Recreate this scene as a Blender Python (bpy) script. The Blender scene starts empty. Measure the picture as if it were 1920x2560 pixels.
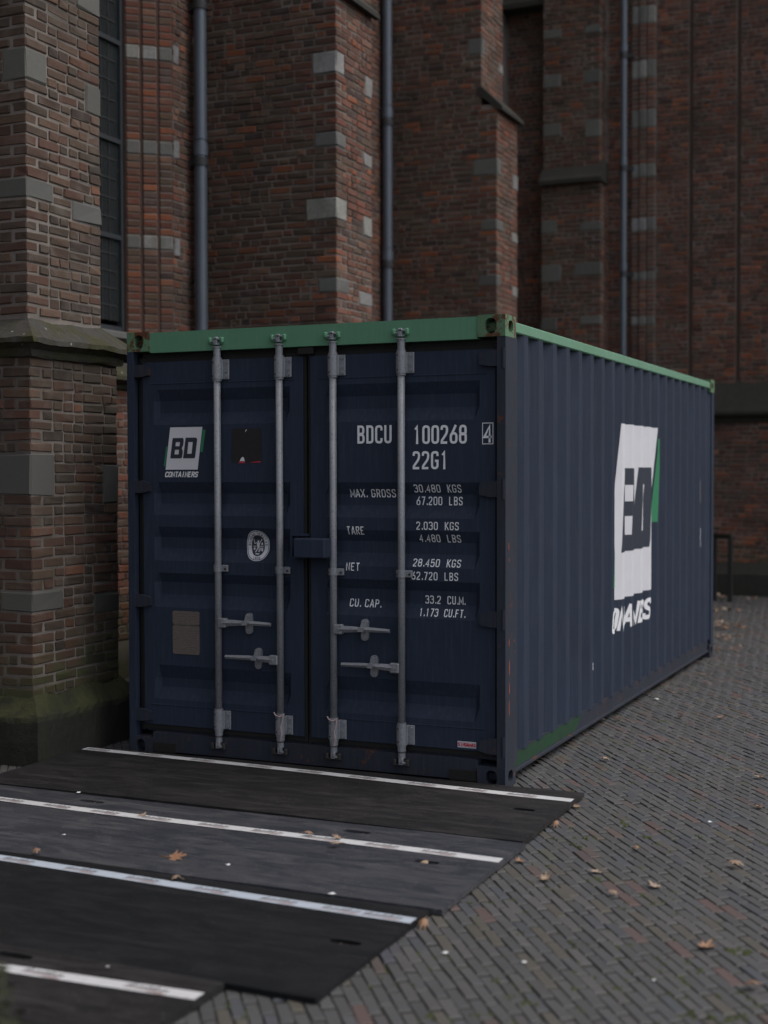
import bpy, bmesh, math, random
import numpy as np
from mathutils import Matrix, Vector

random.seed(7)
rng = np.random.default_rng(11)
scene = bpy.context.scene
col = scene.collection
R = math.radians

# ------------------------------------------------------------------ camera
CAM = np.array([2.439, -7.1405, 1.7368])
YAW, PITCH, ROLL, FPX = -0.4165, -0.0288, -0.0020, 3463.9      # focal length in pixels of a 1920 x 2560 frame
_cy, _sy, _cp, _sp = math.cos(YAW), math.sin(YAW), math.cos(PITCH), math.sin(PITCH)
FWD = np.array([_sy * _cp, _cy * _cp, _sp])
_r = np.array([_cy, -_sy, 0.0]); _u = np.cross(_r, FWD)
RGT = math.cos(ROLL) * _r + math.sin(ROLL) * _u
UPV = -math.sin(ROLL) * _r + math.cos(ROLL) * _u
cam_data = bpy.data.cameras.new('camera')
cam = bpy.data.objects.new('camera', cam_data)
col.objects.link(cam)
m = Matrix.Identity(4)
for i in range(3):
    m[i][0], m[i][1], m[i][2], m[i][3] = RGT[i], UPV[i], -FWD[i], CAM[i]
cam.matrix_world = m
cam_data.sensor_fit = 'VERTICAL'
cam_data.sensor_height = 36.0
cam_data.sensor_width = 27.0
cam_data.lens = FPX / 2560 * 36.0
cam_data.clip_start, cam_data.clip_end = 0.05, 400
cam_data.dof.use_dof = True
cam_data.dof.focus_distance = 7.9
cam_data.dof.aperture_fstop = 1.45
cam_data.dof.aperture_blades = 0
scene.camera = cam
scene.render.resolution_x, scene.render.resolution_y = 768, 1024

# ------------------------------------------------------------------ sky, sun, exposure
SUN_DIR = Vector((0.54, 0.12, 0.83)).normalized()              # towards the bright part of the overcast sky
world = bpy.data.worlds.new('World'); scene.world = world; world.use_nodes = True
wn, wl = world.node_tree.nodes, world.node_tree.links
wn.clear()
w_out = wn.new('ShaderNodeOutputWorld'); w_bg = wn.new('ShaderNodeBackground')
w_sky = wn.new('ShaderNodeTexSky'); w_sky.sky_type = 'NISHITA'; w_sky.sun_disc = False
w_sky.sun_elevation = math.asin(SUN_DIR.z); w_sky.sun_rotation = math.atan2(SUN_DIR.x, SUN_DIR.y)
w_sky.dust_density = 4.0; w_sky.air_density = 1.0
w_hs = wn.new('ShaderNodeHueSaturation'); w_hs.inputs['Saturation'].default_value = 0.48
wl.new(w_sky.outputs[0], w_hs.inputs['Color']); wl.new(w_hs.outputs[0], w_bg.inputs['Color'])
w_bg.inputs['Strength'].default_value = 0.15
wl.new(w_bg.outputs[0], w_out.inputs[0])
sun_data = bpy.data.lights.new('sun', 'SUN'); sun_data.energy = 0.55; sun_data.angle = R(50); sun_data.color = (1.0, 0.97, 0.93)
sun = bpy.data.objects.new('sun', sun_data); col.objects.link(sun)
sun.rotation_euler = SUN_DIR.to_track_quat('Z', 'Y').to_euler()
vs = scene.view_settings
vs.view_transform = 'Standard'; vs.look = 'None'; vs.gamma = 1.0; vs.use_curve_mapping = False
vs.exposure = 0.17

# ------------------------------------------------------------------ helpers
def project(P):
    d = np.asarray(P, float) - CAM
    z = d @ FWD
    return 960 + FPX * (d @ RGT) / z, 1280 - FPX * (d @ UPV) / z, z

class MB:
    """Collects vertices, faces and a colour per vertex and links them as one mesh object."""
    def __init__(s): s.v, s.f, s.t = [], [], []
    def add(s, verts, faces, tint=None):
        o = len(s.v)
        s.v.extend([tuple(p) for p in verts]); s.f.extend([tuple(i + o for i in f) for f in faces])
        s.t.extend([tint or (0.5, 0.5, 0.5)] * len(verts))
        return s
    def box(s, x0, x1, y0, y1, z0, z1, tint=None):
        v = [(x, y, z) for x in (x0, x1) for y in (y0, y1) for z in (z0, z1)]
        return s.add(v, [(0, 1, 3, 2), (4, 6, 7, 5), (0, 4, 5, 1), (2, 3, 7, 6), (0, 2, 6, 4), (1, 5, 7, 3)], tint)
    def cbox(s, c, half, ch=0.004, U=(1, 0, 0), N=(0, 1, 0), Z=(0, 0, 1), tint=None, jit=0.0):
        M = np.array([U, N, Z], float)
        v = CB_S * (np.asarray(half, float) - CB_M * ch)
        if jit: v = v + rng.normal(0, jit, v.shape)
        return s.add(v @ M + np.asarray(c, float), CB_F, tint)
    def cyl(s, p0, p1, r0, r1=None, n=16, caps=True, tint=None):
        r1 = r0 if r1 is None else r1
        p0, p1 = Vector(p0), Vector(p1)
        d = (p1 - p0).normalized(); a = d.orthogonal().normalized(); b = d.cross(a)
        v = []
        for p, r in ((p0, r0), (p1, r1)):
            for k in range(n):
                t = 2 * math.pi * k / n
                v.append(p + a * (r * math.cos(t)) + b * (r * math.sin(t)))
        f = [(k, (k + 1) % n, n + (k + 1) % n, n + k) for k in range(n)]
        if caps: f += [tuple(range(n - 1, -1, -1)), tuple(range(n, 2 * n))]
        return s.add(v, f, tint)
    def prism(s, poly, fn, h0, h1, tint=None):
        """poly: 2-D outline; fn(a, b, h) -> 3-D point; extruded from h0 to h1"""
        n = len(poly)
        v = [fn(a, b, h0) for a, b in poly] + [fn(a, b, h1) for a, b in poly]
        f = [(k, (k + 1) % n, n + (k + 1) % n, n + k) for k in range(n)] + [tuple(range(n - 1, -1, -1)), tuple(range(n, 2 * n))]
        return s.add(v, f, tint)
    def mesh(s, name, mat, smooth=False):
        me = bpy.data.meshes.new(name)
        me.from_pydata(s.v, [], s.f)
        at = me.attributes.new('tint', 'FLOAT_COLOR', 'POINT')
        t = np.ones((len(s.v), 4), np.float32); t[:, :3] = np.array(s.t, np.float32)
        at.data.foreach_set('color', t.ravel())
        if smooth: me.polygons.foreach_set('use_smooth', [True] * len(me.polygons))
        if mat: me.materials.append(mat)
        me.update()
        return me
    def build(s, name, mat, parent=None, smooth=False):
        return link(name, s.mesh(name, mat, smooth), parent)

# chamfered box template: 24 vertices
CB_S, CB_M = [], []
_key = {}
for sx in (-1, 1):
    for sy in (-1, 1):
        for sz in (-1, 1):
            for ax in range(3):
                _key[(sx, sy, sz, ax)] = len(CB_S)
                CB_S.append((sx, sy, sz)); CB_M.append([0 if k == ax else 1 for k in range(3)])
CB_S, CB_M = np.array(CB_S, float), np.array(CB_M, float)
CB_F = []
def _cbf(ids):
    p = (CB_S * (1 - CB_M * 0.2))[ids]
    n = np.cross(p[1] - p[0], p[2] - p[0])
    CB_F.append(tuple(ids) if n @ p.mean(0) > 0 else tuple(reversed(ids)))
for ax in range(3):
    o = [k for k in range(3) if k != ax]
    for sg in (-1, 1):
        q = []
        for a, b in ((-1, -1), (1, -1), (1, 1), (-1, 1)):
            sgn = [0, 0, 0]; sgn[ax] = sg; sgn[o[0]] = a; sgn[o[1]] = b
            q.append(_key[(*sgn, ax)])
        _cbf(q)
    for a in (-1, 1):
        for b in (-1, 1):
            q = []
            for e, face in ((-1, 0), (1, 0), (1, 1), (-1, 1)):
                sgn = [0, 0, 0]; sgn[ax] = e; sgn[o[0]] = a; sgn[o[1]] = b
                q.append(_key[(*sgn, o[face])])
            _cbf(q)
for sx in (-1, 1):
    for sy in (-1, 1):
        for sz in (-1, 1): _cbf([_key[(sx, sy, sz, k)] for k in range(3)])

def link(name, data, parent=None):
    o = bpy.data.objects.new(name, data); col.objects.link(o)
    if parent is not None:
        o.parent = parent
        if parent.parent is None: o.matrix_parent_inverse = Matrix.Translation(-parent.location)
    return o
def thing(name, label, cat, loc=(0, 0, 0), group=None):
    o = bpy.data.objects.new(name, None); col.objects.link(o)
    o.location = loc; o.empty_display_size = 0.2
    return tag(o, label, cat, group)
def tag(o, label=None, cat=None, group=None, kind=None):
    if label: o['label'] = label
    if cat: o['category'] = cat
    if group: o['group'] = group
    if kind: o['kind'] = kind
    return o

# ------------------------------------------------------------------ materials
class NT:
    def __init__(s, name):
        s.m = bpy.data.materials.new(name); s.m.use_nodes = True
        s.n, s.l = s.m.node_tree.nodes, s.m.node_tree.links
        s.b = s.n['Principled BSDF']
        g = s.n.new('ShaderNodeNewGeometry'); s.pos = g.outputs['Position']; s.nor = g.outputs['Normal']
    def set(s, **k):
        for a, v in k.items(): s.b.inputs[a.replace('_', ' ')].default_value = v
        return s
    def noise(s, scale, detail=4, rough=0.6, vec=None, dist=0.0):
        t = s.n.new('ShaderNodeTexNoise'); t.inputs['Scale'].default_value = scale; t.inputs['Detail'].default_value = detail
        t.inputs['Roughness'].default_value = rough; t.inputs['Distortion'].default_value = dist
        s.l.new(vec or s.pos, t.inputs['Vector']); return t.outputs['Fac']
    def scaled(s, sc, rot=(0, 0, 0)):
        t = s.n.new('ShaderNodeMapping'); t.inputs['Scale'].default_value = sc; t.inputs['Rotation'].default_value = rot
        s.l.new(s.pos, t.inputs['Vector']); return t.outputs[0]
    def ramp(s, fac, p0, p1, c0=(0, 0, 0, 1), c1=(1, 1, 1, 1)):
        t = s.n.new('ShaderNodeValToRGB'); e = t.color_ramp.elements
        e[0].position, e[1].position, e[0].color, e[1].color = p0, p1, c0, c1
        s.l.new(fac, t.inputs[0]); return t.outputs[0]
    def mix(s, fac, a, b, blend='MIX'):
        t = s.n.new('ShaderNodeMix'); t.data_type = 'RGBA'; t.blend_type = blend
        for sock, v in ((t.inputs[0], fac), (t.inputs[6], a), (t.inputs[7], b)):
            if isinstance(v, (int, float)): sock.default_value = v
            elif isinstance(v, tuple): sock.default_value = (*v[:3], 1)
            else: s.l.new(v, sock)
        return t.outputs[2]
    def math(s, op, a, b=0.0):
        t = s.n.new('ShaderNodeMath'); t.operation = op
        for k, v in enumerate((a, b)):
            if isinstance(v, (int, float)): t.inputs[k].default_value = v
            else: s.l.new(v, t.inputs[k])
        return t.outputs[0]
    def attr(s, name='tint'):
        t = s.n.new('ShaderNodeAttribute'); t.attribute_name = name; return t.outputs['Color']
    def xyz(s):
        t = s.n.new('ShaderNodeSeparateXYZ'); s.l.new(s.pos, t.inputs[0]); return t.outputs
    def color(s, c): s.l.new(c, s.b.inputs['Base Color']); return s
    def rough(s, c): s.l.new(c, s.b.inputs['Roughness']); return s
    def bump(s, h, strength=0.3, dist=0.004):
        t = s.n.new('ShaderNodeBump'); t.inputs['Strength'].default_value = strength; t.inputs['Distance'].default_value = dist
        s.l.new(h, t.inputs['Height']); s.l.new(t.outputs[0], s.b.inputs['Normal']); return s

MAT = {}
def mat(name, fn):
    k = NT(name); fn(k); MAT[name] = k.m; return k.m

def _brick(k, mossz=0.80, moss=True):
    base = k.attr()
    n1 = k.noise(38, 6, 0.7); n2 = k.noise(7, 3, 0.5); n3 = k.noise(1.3, 4, 0.6)
    c = k.mix(k.ramp(n1, 0.3, 0.75), base, k.mix(0.55, base, (0.05, 0.04, 0.035)))
    c = k.mix(k.math('MULTIPLY', k.ramp(n2, 0.50, 0.72), 0.40), c, (0.16, 0.135, 0.115))          # lime and dust bloom
    c = k.mix(k.math('MULTIPLY', k.ramp(n3, 0.48, 0.70), 0.55), c, (0.062, 0.057, 0.044))        # grey-green weathering
    if moss:
        z = k.xyz()[2]
        low = k.math('SUBTRACT', mossz, z)
        fac = k.math('MULTIPLY', k.ramp(k.math('ADD', low, k.math('MULTIPLY', n3, 0.5)), 0.25, 0.62), k.ramp(n2, 0.3, 0.6))
        c = k.mix(fac, c, k.mix(n1, (0.035, 0.04, 0.014), (0.075, 0.08, 0.03)))
    k.color(c).set(Roughness=0.93)
    k.bump(k.math('ADD', n1, k.noise(120, 3, 0.6)), 0.7, 0.004)
mat('brick', _brick)
def _mortar(k):
    n1 = k.noise(60, 5, 0.7); n3 = k.noise(1.6, 4, 0.6)
    c = k.mix(n1, (0.14, 0.122, 0.108), (0.27, 0.238, 0.213))
    c = k.mix(k.math('MULTIPLY', k.ramp(n3, 0.40, 0.64), 0.75), c, (0.060, 0.051, 0.042))
    low = k.math('SUBTRACT', 0.55, k.xyz()[2])
    c = k.mix(k.ramp(k.math('ADD', low, k.math('MULTIPLY', n3, 0.4)), 0.2, 0.6), c, (0.045, 0.045, 0.022))
    k.color(c).set(Roughness=0.97); k.bump(n1, 0.6, 0.004)
mat('mortar', _mortar)
def _stone(k):
    n1 = k.noise(30, 6, 0.7); n2 = k.noise(4, 4, 0.6)
    c = k.mix(k.ramp(n1, 0.3, 0.7), k.mix(0.65, k.attr(), (0.09, 0.09, 0.08)), k.attr())
    c = k.mix(k.math('MULTIPLY', k.ramp(n2, 0.48, 0.7), 0.5), c, (0.10, 0.10, 0.085))
    k.color(c).set(Roughness=0.9); k.bump(n1, 0.35, 0.003)
mat('stone', _stone)
def _ledge(k):
    n1 = k.noise(22, 6, 0.7); n2 = k.noise(5, 4, 0.6); n4 = k.noise(13, 3, 0.5)
    c = k.mix(n1, (0.018, 0.017, 0.015), (0.075, 0.069, 0.058))
    c = k.mix(k.ramp(n2, 0.44, 0.60), c, k.mix(n1, (0.016, 0.017, 0.006), (0.062, 0.060, 0.022)))
    c = k.mix(k.ramp(n4, 0.70, 0.73), c, (0.30, 0.31, 0.27))                                     # lichen
    k.color(c).set(Roughness=0.95); k.bump(k.math('ADD', n1, n2), 0.8, 0.012)
mat('mossy_stone', _ledge)
def _bricktex(k):
    t = k.n.new('ShaderNodeTexBrick'); t.inputs['Scale'].default_value = 1.0
    t.inputs['Brick Width'].default_value = 0.21; t.inputs['Row Height'].default_value = 0.064; t.inputs['Mortar Size'].default_value = 0.006
    t.inputs['Color1'].default_value = (0.11, 0.055, 0.04, 1); t.inputs['Color2'].default_value = (0.065, 0.05, 0.042, 1); t.inputs['Mortar'].default_value = (0.17, 0.15, 0.13, 1)
    x = k.xyz(); cmb = k.n.new('ShaderNodeCombineXYZ')
    k.l.new(k.math('ADD', x[0], x[1]), cmb.inputs[0]); k.l.new(x[2], cmb.inputs[1])
    k.l.new(cmb.outputs[0], t.inputs['Vector'])
    k.color(t.outputs[0]).set(Roughness=0.95)
def _plinth(k):
    n1 = k.noise(26, 6, 0.7); n2 = k.noise(6, 4, 0.6)
    top = k.ramp(k.math('ADD', k.xyz()[2], k.math('MULTIPLY', n2, 0.1)), 0.30, 0.36)
    c = k.mix(n1, (0.009, 0.010, 0.007), (0.030, 0.030, 0.022))  # base colour mixes wet moss with painted shade beside the container
    c = k.mix(k.math('MULTIPLY', top, k.ramp(n2, 0.3, 0.55)), c, k.mix(n1, (0.022, 0.026, 0.009), (0.070, 0.072, 0.026)))
    k.color(c).set(Roughness=1.0); k.bump(k.math('ADD', n1, n2), 0.9, 0.012)
mat('plinth_moss_shade', _plinth)
mat('distant_brickwork', _bricktex)

def _paint(base, dirt, dust, rust=0.0, spec=0.35):
    def fn(k):
        n1 = k.noise(2.2, 5, 0.65); n2 = k.noise(26, 5, 0.7); n3 = k.noise(9, 6, 0.75, dist=0.6)
        streak = k.noise(7, 4, 0.6, vec=k.scaled((9, 9, 0.5)))
        c = k.mix(k.math('MULTIPLY', k.ramp(n1, 0.35, 0.7), 0.6), base, dirt)
        c = k.mix(k.math('MULTIPLY', k.ramp(streak, 0.48, 0.70), 0.45), c, dust)
        c = k.mix(k.math('MULTIPLY', k.ramp(n2, 0.6, 0.8), 0.25), c, dust)
        sc_ = k.noise(34, 5, 0.8, vec=k.scaled((1, 1, 0.22), (0.3, 0.1, 0)), dist=0.5)
        c = k.mix(k.math('MULTIPLY', k.ramp(sc_, 0.70, 0.74), 0.35), c, tuple(min(1, 2.2 * q) for q in dust))
        if rust:
            c = k.mix(k.ramp(n3, 0.74 - rust, 0.78 - rust), c, k.mix(n2, (0.05, 0.02, 0.012), (0.16, 0.065, 0.03)))
        k.color(c).set(Specular_IOR_Level=spec)
        k.rough(k.math('ADD', 0.55, k.math('MULTIPLY', n1, 0.3)))
        k.bump(k.math('ADD', k.math('MULTIPLY', n2, 0.3), n1), 0.12, 0.003)
    return fn
mat('navy_paint', _paint((0.0235, 0.0345, 0.0600), (0.0205, 0.0275, 0.0460), (0.046, 0.057, 0.080), 0.0, 0.22))
mat('navy_worn', _paint((0.026, 0.032, 0.050), (0.026, 0.027, 0.034), (0.055, 0.053, 0.056), 0.13, 0.22))
mat('green_paint', _paint((0.112, 0.275, 0.170), (0.095, 0.24, 0.145), (0.15, 0.29, 0.20), 0.0))
mat('green_worn', _paint((0.105, 0.235, 0.14), (0.085, 0.14, 0.06), (0.17, 0.18, 0.09), 0.235))
mat('green_rail', _paint((0.14, 0.29, 0.195), (0.105, 0.235, 0.14), (0.20, 0.31, 0.235), 0.10))
mat('green_repaint', _paint((0.008, 0.052, 0.020), (0.014, 0.030, 0.018), (0.03, 0.05, 0.035), 0.04))
def _steel(k):
    n1 = k.noise(5, 4, 0.6); n2 = k.noise(90, 4, 0.7)
    c = k.mix(n1, (0.19, 0.205, 0.23), (0.33, 0.345, 0.37)); c = k.mix(k.ramp(n2, 0.50, 0.75), c, (0.12, 0.125, 0.135))
    k.color(c).set(Metallic=0.25, Roughness=0.48); k.bump(n2, 0.15, 0.001)
mat('galvanised_steel', _steel)
def _plain(c0, c1, rough=0.8, scale=20, **kw):
    def fn(k):
        n = k.noise(scale, 5, 0.65); k.color(k.mix(n, c0, c1)).set(Roughness=rough, **kw); k.bump(n, 0.25, 0.002)
    return fn
mat('rubber_seal', _plain((0.006, 0.006, 0.006), (0.014, 0.014, 0.013), 0.85))
mat('dark_grease', _plain((0.010, 0.010, 0.010), (0.05, 0.05, 0.05), 0.55, 60))
mat('white_vinyl', _plain((0.62, 0.62, 0.66), (0.74, 0.74, 0.78), 0.55, 6))
mat('white_letter', _plain((0.74, 0.75, 0.78), (0.86, 0.87, 0.90), 0.6, 40))
mat('navy_vinyl', _plain((0.020, 0.027, 0.045), (0.028, 0.036, 0.055), 0.5, 9))
mat('green_vinyl', _plain((0.022, 0.19, 0.085), (0.03, 0.22, 0.10), 0.5, 9))
mat('black_vinyl', _plain((0.010, 0.010, 0.012), (0.016, 0.015, 0.018), 0.5, 15))
mat('red_print', _plain((0.42, 0.02, 0.05), (0.50, 0.03, 0.06), 0.6, 20))
mat('faint_print', _plain((0.30, 0.20, 0.20), (0.48, 0.40, 0.40), 0.7, 60))
mat('dark_print', _plain((0.05, 0.05, 0.06), (0.14, 0.14, 0.15), 0.7, 60))
mat('chipped_primer', _plain((0.30, 0.07, 0.03), (0.38, 0.10, 0.05), 0.8, 60))
def _plate(k):
    w = k.n.new('ShaderNodeTexWave'); w.bands_direction = 'Z'; w.inputs['Scale'].default_value = 22; w.inputs['Distortion'].default_value = 2.0
    k.l.new(k.pos, w.inputs['Vector'])
    n = k.noise(80, 4, 0.6)
    c = k.mix(k.math('MULTIPLY', k.ramp(w.outputs['Fac'], 0.35, 0.65), k.ramp(n, 0.4, 0.6)), (0.17, 0.14, 0.125), (0.10, 0.085, 0.078))
    k.color(c).set(Metallic=0.2, Roughness=0.6)
mat('data_plate', _plate)
def _mat(c0, c1, dust, rough):
    def fn(k):
        n1 = k.noise(1.6, 6, 0.7); n2 = k.noise(9, 6, 0.75, vec=k.scaled((0.35, 1.2, 1.0), (0, 0, 0.35)), dist=0.8); n3 = k.noise(140, 2, 0.5)
        n4 = k.noise(5, 6, 0.8, vec=k.scaled((0.25, 2.4, 1.0), (0, 0, -0.7)), dist=0.3)
        c = k.mix(n1, c0, c1)
        c = k.mix(k.math('MULTIPLY', k.ramp(n2, 0.44, 0.68), 0.6), c, dust)
        c = k.mix(k.math('MULTIPLY', k.ramp(n4, 0.54, 0.64), 0.6), c, dust)
        c = k.mix(k.math('MULTIPLY', k.ramp(n3, 0.68, 0.75), 0.4), c, dust)
        s1 = k.noise(16, 3, 0.55, vec=k.scaled((0.12, 3.2, 1.0), (0, 0, 0.9)), dist=0.25); s2 = k.noise(22, 3, 0.55, vec=k.scaled((0.12, 3.2, 1.0), (0, 0, -0.35)), dist=0.2)
        pt = k.noise(2.6, 5, 0.7)
        c = k.mix(k.math('MULTIPLY', k.math('MULTIPLY', k.ramp(s1, 0.60, 0.66), k.ramp(pt, 0.45, 0.6)), 0.5), c, dust)
        c = k.mix(k.math('MULTIPLY', k.math('MULTIPLY', k.ramp(s2, 0.60, 0.66), k.ramp(pt, 0.55, 0.4)), 0.4), c, dust)
        gr = k.noise(75, 2, 0.5)
        c = k.mix(k.math('MULTIPLY', k.ramp(gr, 0.67, 0.72), 0.8), c, tuple(1.6 * q for q in dust))
        k.color(c).set(Specular_IOR_Level=0.36 if rough < 0.4 else 0.16)
        k.rough(k.math('ADD', rough, k.math('MULTIPLY', n2, 0.25))); k.bump(k.math('ADD', n2, n3), 0.25, 0.002)
    return fn
mat('mat_black', _mat((0.013, 0.013, 0.014), (0.020, 0.019, 0.020), (0.052, 0.048, 0.048), 0.5))
mat('mat_grey', _mat((0.028, 0.031, 0.039), (0.040, 0.043, 0.052), (0.105, 0.103, 0.108), 0.34))
mat('mat_matte', _mat((0.0065, 0.0072, 0.0088), (0.011, 0.012, 0.0135), (0.024, 0.024, 0.026), 0.62))
def _tape(c):
    def fn(k):
        n1 = k.noise(30, 6, 0.75); n2 = k.noise(4, 4, 0.6)
        k.color(k.mix(k.math('MULTIPLY', k.ramp(n1, 0.5, 0.75), 0.6), k.mix(n2, c, tuple(0.8 * x for x in c)), (0.34, 0.34, 0.34))).set(Roughness=0.6)
    return fn
mat('white_tape', _tape((0.66, 0.66, 0.67)))
mat('bluish_tape', _tape((0.50, 0.56, 0.64)))
def _paver(k):
    n1 = k.noise(55, 6, 0.7); n2 = k.noise(2.0, 4, 0.6); n3 = k.noise(9, 4, 0.6)
    c = k.mix(n1, k.mix(0.35, k.attr(), (0.05, 0.048, 0.045)), k.attr())
    c = k.mix(k.math('MULTIPLY', k.ramp(n2, 0.45, 0.7), 0.35), c, (0.085, 0.08, 0.072))
    c = k.mix(k.math('MULTIPLY', k.ramp(n3, 0.62, 0.8), k.ramp(n2, 0.5, 0.65)), c, (0.045, 0.047, 0.018))
    k.color(c).rough(k.math('ADD', 0.5, k.math('MULTIPLY', n3, 0.4))); k.bump(n1, 0.5, 0.003)
mat('paver', _paver)
def _soil(k):
    n1 = k.noise(50, 5, 0.7); n2 = k.noise(3.2, 4, 0.6)
    c = k.mix(n1, (0.022, 0.020, 0.018), (0.045, 0.042, 0.036))
    c = k.mix(k.ramp(n2, 0.52, 0.66), c, k.mix(n1, (0.018, 0.022, 0.006), (0.05, 0.058, 0.016)))
    k.color(c).set(Roughness=1.0); k.bump(n1, 0.6, 0.004)
mat('joint_soil', _soil)
def _leaf(k):
    n = k.noise(45, 4, 0.6); c = k.attr()
    k.color(k.mix(n, k.mix(0.55, c, (0.06, 0.03, 0.015)), c)).set(Roughness=0.7); k.bump(n, 0.4, 0.002)
mat('dry_leaf', _leaf)
mat('brick_groove_shade', _plain((0.06, 0.038, 0.032), (0.11, 0.068, 0.055), 0.95, 12))  # brick tone darkened to stand for the shade inside deep grooves
mat('dark_stone', _plain((0.016, 0.016, 0.013), (0.046, 0.043, 0.036), 0.95, 9))
mat('zinc_pipe', _plain((0.095, 0.115, 0.145), (0.15, 0.175, 0.21), 0.42, 5, Metallic=0.25))
mat('cast_iron', _plain((0.025, 0.027, 0.03), (0.05, 0.052, 0.056), 0.6, 30))
mat('window_frame', _plain((0.028, 0.034, 0.040), (0.045, 0.053, 0.060), 0.5, 20))
mat('leaded_glass', _plain((0.016, 0.020, 0.022), (0.030, 0.036, 0.038), 0.22, 6, Specular_IOR_Level=0.5))
mat('dark_steel', _plain((0.010, 0.011, 0.010), (0.02, 0.022, 0.018), 0.6, 30))
mat('bark_moss', _plain((0.012, 0.014, 0.005), (0.05, 0.052, 0.02), 0.95, 14))
mat('shrub_leaf', _plain((0.012, 0.017, 0.005), (0.034, 0.040, 0.012), 0.7, 25))
mat('moss', _plain((0.02, 0.028, 0.006), (0.06, 0.075, 0.018), 1.0, 60))
mat('paper', _plain((0.6, 0.6, 0.6), (0.75, 0.75, 0.76), 0.8, 30))

# ------------------------------------------------------------------ ground and brick paving
ground = MB().add([(-60, -60, -0.007), (60, -60, -0.007), (60, 60, -0.007), (-60, 60, -0.007)], [(0, 1, 2, 3)]).build('ground', MAT['joint_soil'])
tag(ground, 'dark earth under and between the paving bricks', None, None, 'structure')
pave = bpy.data.objects.new('pavement', None); col.objects.link(pave)
tag(pave, 'grey and red clinker brick pavement beside the container', None, None, 'structure')
PL, PW, PJ = 0.176, 0.0482, 0.0036
ang = R(-53.5); pu = np.array([math.cos(ang), math.sin(ang)]); pn = np.array([-pu[1], pu[0]])
PCOL = [((0.098, 0.097, 0.100), 50), ((0.090, 0.090, 0.094), 26), ((0.108, 0.105, 0.103), 14), ((0.086, 0.092, 0.106), 10), ((0.150, 0.098, 0.090), 4.5), ((0.130, 0.098, 0.092), 6), ((0.112, 0.103, 0.086), 6)]
_pc = 0.76 * np.array([c for c, w in PCOL]); _pw = np.array([w for c, w in PCOL], float); _pw /= _pw.sum()
B = []
for j in range(-400, 400):
    off = (j % 2) * 0.5 * PL + rng.normal(0, 0.012)
    wob = rng.normal(0, 0.0012)
    for i in range(-110, 110):
        c = pu * (i * PL + off) + pn * (j * PW + wob)
        if not (-5 < c[0] < 8 and -5.6 < c[1] < 13.2): continue
        B.append((c[0], c[1]))
B = np.array(B)
px, py, pz = project(np.c_[B, np.zeros(len(B))])
keep = (pz > 3.4) & (px > -420) & (px < 3000) & (py < 2900)
inside = ((B[:, 0] > -2.75) & (B[:, 0] < 0.36) & (B[:, 1] > -3.05) & (B[:, 1] < 0.0)) | ((B[:, 0] > -2.40) & (B[:, 0] < -0.10) & (B[:, 1] > -0.1) & (B[:, 1] < 6.0)) | ((B[:, 0] < 0.0) & (B[:, 0] > -2.75) & (B[:, 1] < -3.0)) | ((B[:, 0] < -2.35) & (B[:, 1] > 0.6)) | ((B[:, 0] < -2.9) & (B[:, 1] > -0.5)) | (B[:, 1] > 12.6)
B, px, py, pz = B[keep & ~inside], px[keep & ~inside], py[keep & ~inside], pz[keep & ~inside]
def paver_verts(n, half):
    v = np.array([(-1, -1, 0, 1), (1, -1, 0, 1), (1, 1, 0, 1), (-1, 1, 0, 1), (-1, -1, 0, 0), (1, -1, 0, 0), (1, 1, 0, 0), (-1, 1, 0, 0), (-1, -1, -1, 0), (1, -1, -1, 0), (1, 1, -1, 0), (-1, 1, -1, 0)], float)
    ch, cw = 0.0065, 0.0024
    V = np.zeros((n, 12, 3))
    V[:, :, 0] = v[:, 0] * (half[:, 0:1] - v[:, 3] * ch); V[:, :, 1] = v[:, 1] * (half[:, 1:2] - v[:, 3] * cw)
    V[:, :, 2] = np.where(v[:, 3] > 0, 0, np.where(v[:, 2] < 0, -0.03, -0.0045))
    jit = rng.normal(0, 0.0016, (n, 4, 2)); V[:, 0:4, :2] += jit; V[:, 4:8, :2] += jit; V[:, 8:12, :2] += jit
    V[:, 0:4, 2] += rng.normal(0, 0.0006, (n, 4))
    return V
PF = [(0, 1, 2, 3), (4, 5, 1, 0), (5, 6, 2, 1), (6, 7, 3, 2), (7, 4, 0, 3), (8, 9, 5, 4), (9, 10, 6, 5), (10, 11, 7, 6), (11, 8, 4, 7)]
order = np.argsort(pz + np.where((px > 0) & (px < 1920) & (py < 2560) & ~((B[:, 0] < 0.47) & (B[:, 1] < 0.0) & (B[:, 1] > -3.16)), 0, 50))
B = B[order]; nB = len(B)
half = np.c_[np.full(nB, (PL - 0.013) / 2) + rng.normal(0, 0.0025, nB), np.full(nB, (PW - PJ) / 2) + rng.normal(0, 0.0009, nB)]
V = paver_verts(nB, half)
tint = _pc[rng.choice(len(_pc), nB, p=_pw)] * rng.normal(1, 0.085, (nB, 1)).clip(0.75, 1.3) * rng.normal(1, 0.025, (nB, 3))
zoff = rng.normal(0, 0.0013, nB) + 0.0016 * np.sin(B[:, 0] * 2.1 + 1.0) * np.sin(B[:, 1] * 1.7) - 0.001; tilt = rng.normal(0, 0.02, nB); rot = rng.normal(0, R(0.9), nB)
N1 = 300
ca, sa = np.cos(ang + rot), np.sin(ang + rot)
X = V[:, :, 0] * ca[:, None] - V[:, :, 1] * sa[:, None] + B[:, 0:1]
Yv = V[:, :, 0] * sa[:, None] + V[:, :, 1] * ca[:, None] + B[:, 1:2]
Z = V[:, :, 2] + zoff[:, None] + V[:, :, 1] * tilt[:, None]
rest = MB()
rest.v = np.stack([X, Yv, Z], 2)[N1:].reshape(-1, 3).tolist()
rest.f = (np.array(PF)[None] + 12 * np.arange(nB - N1)[:, None, None]).reshape(-1, 4).tolist()
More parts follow.
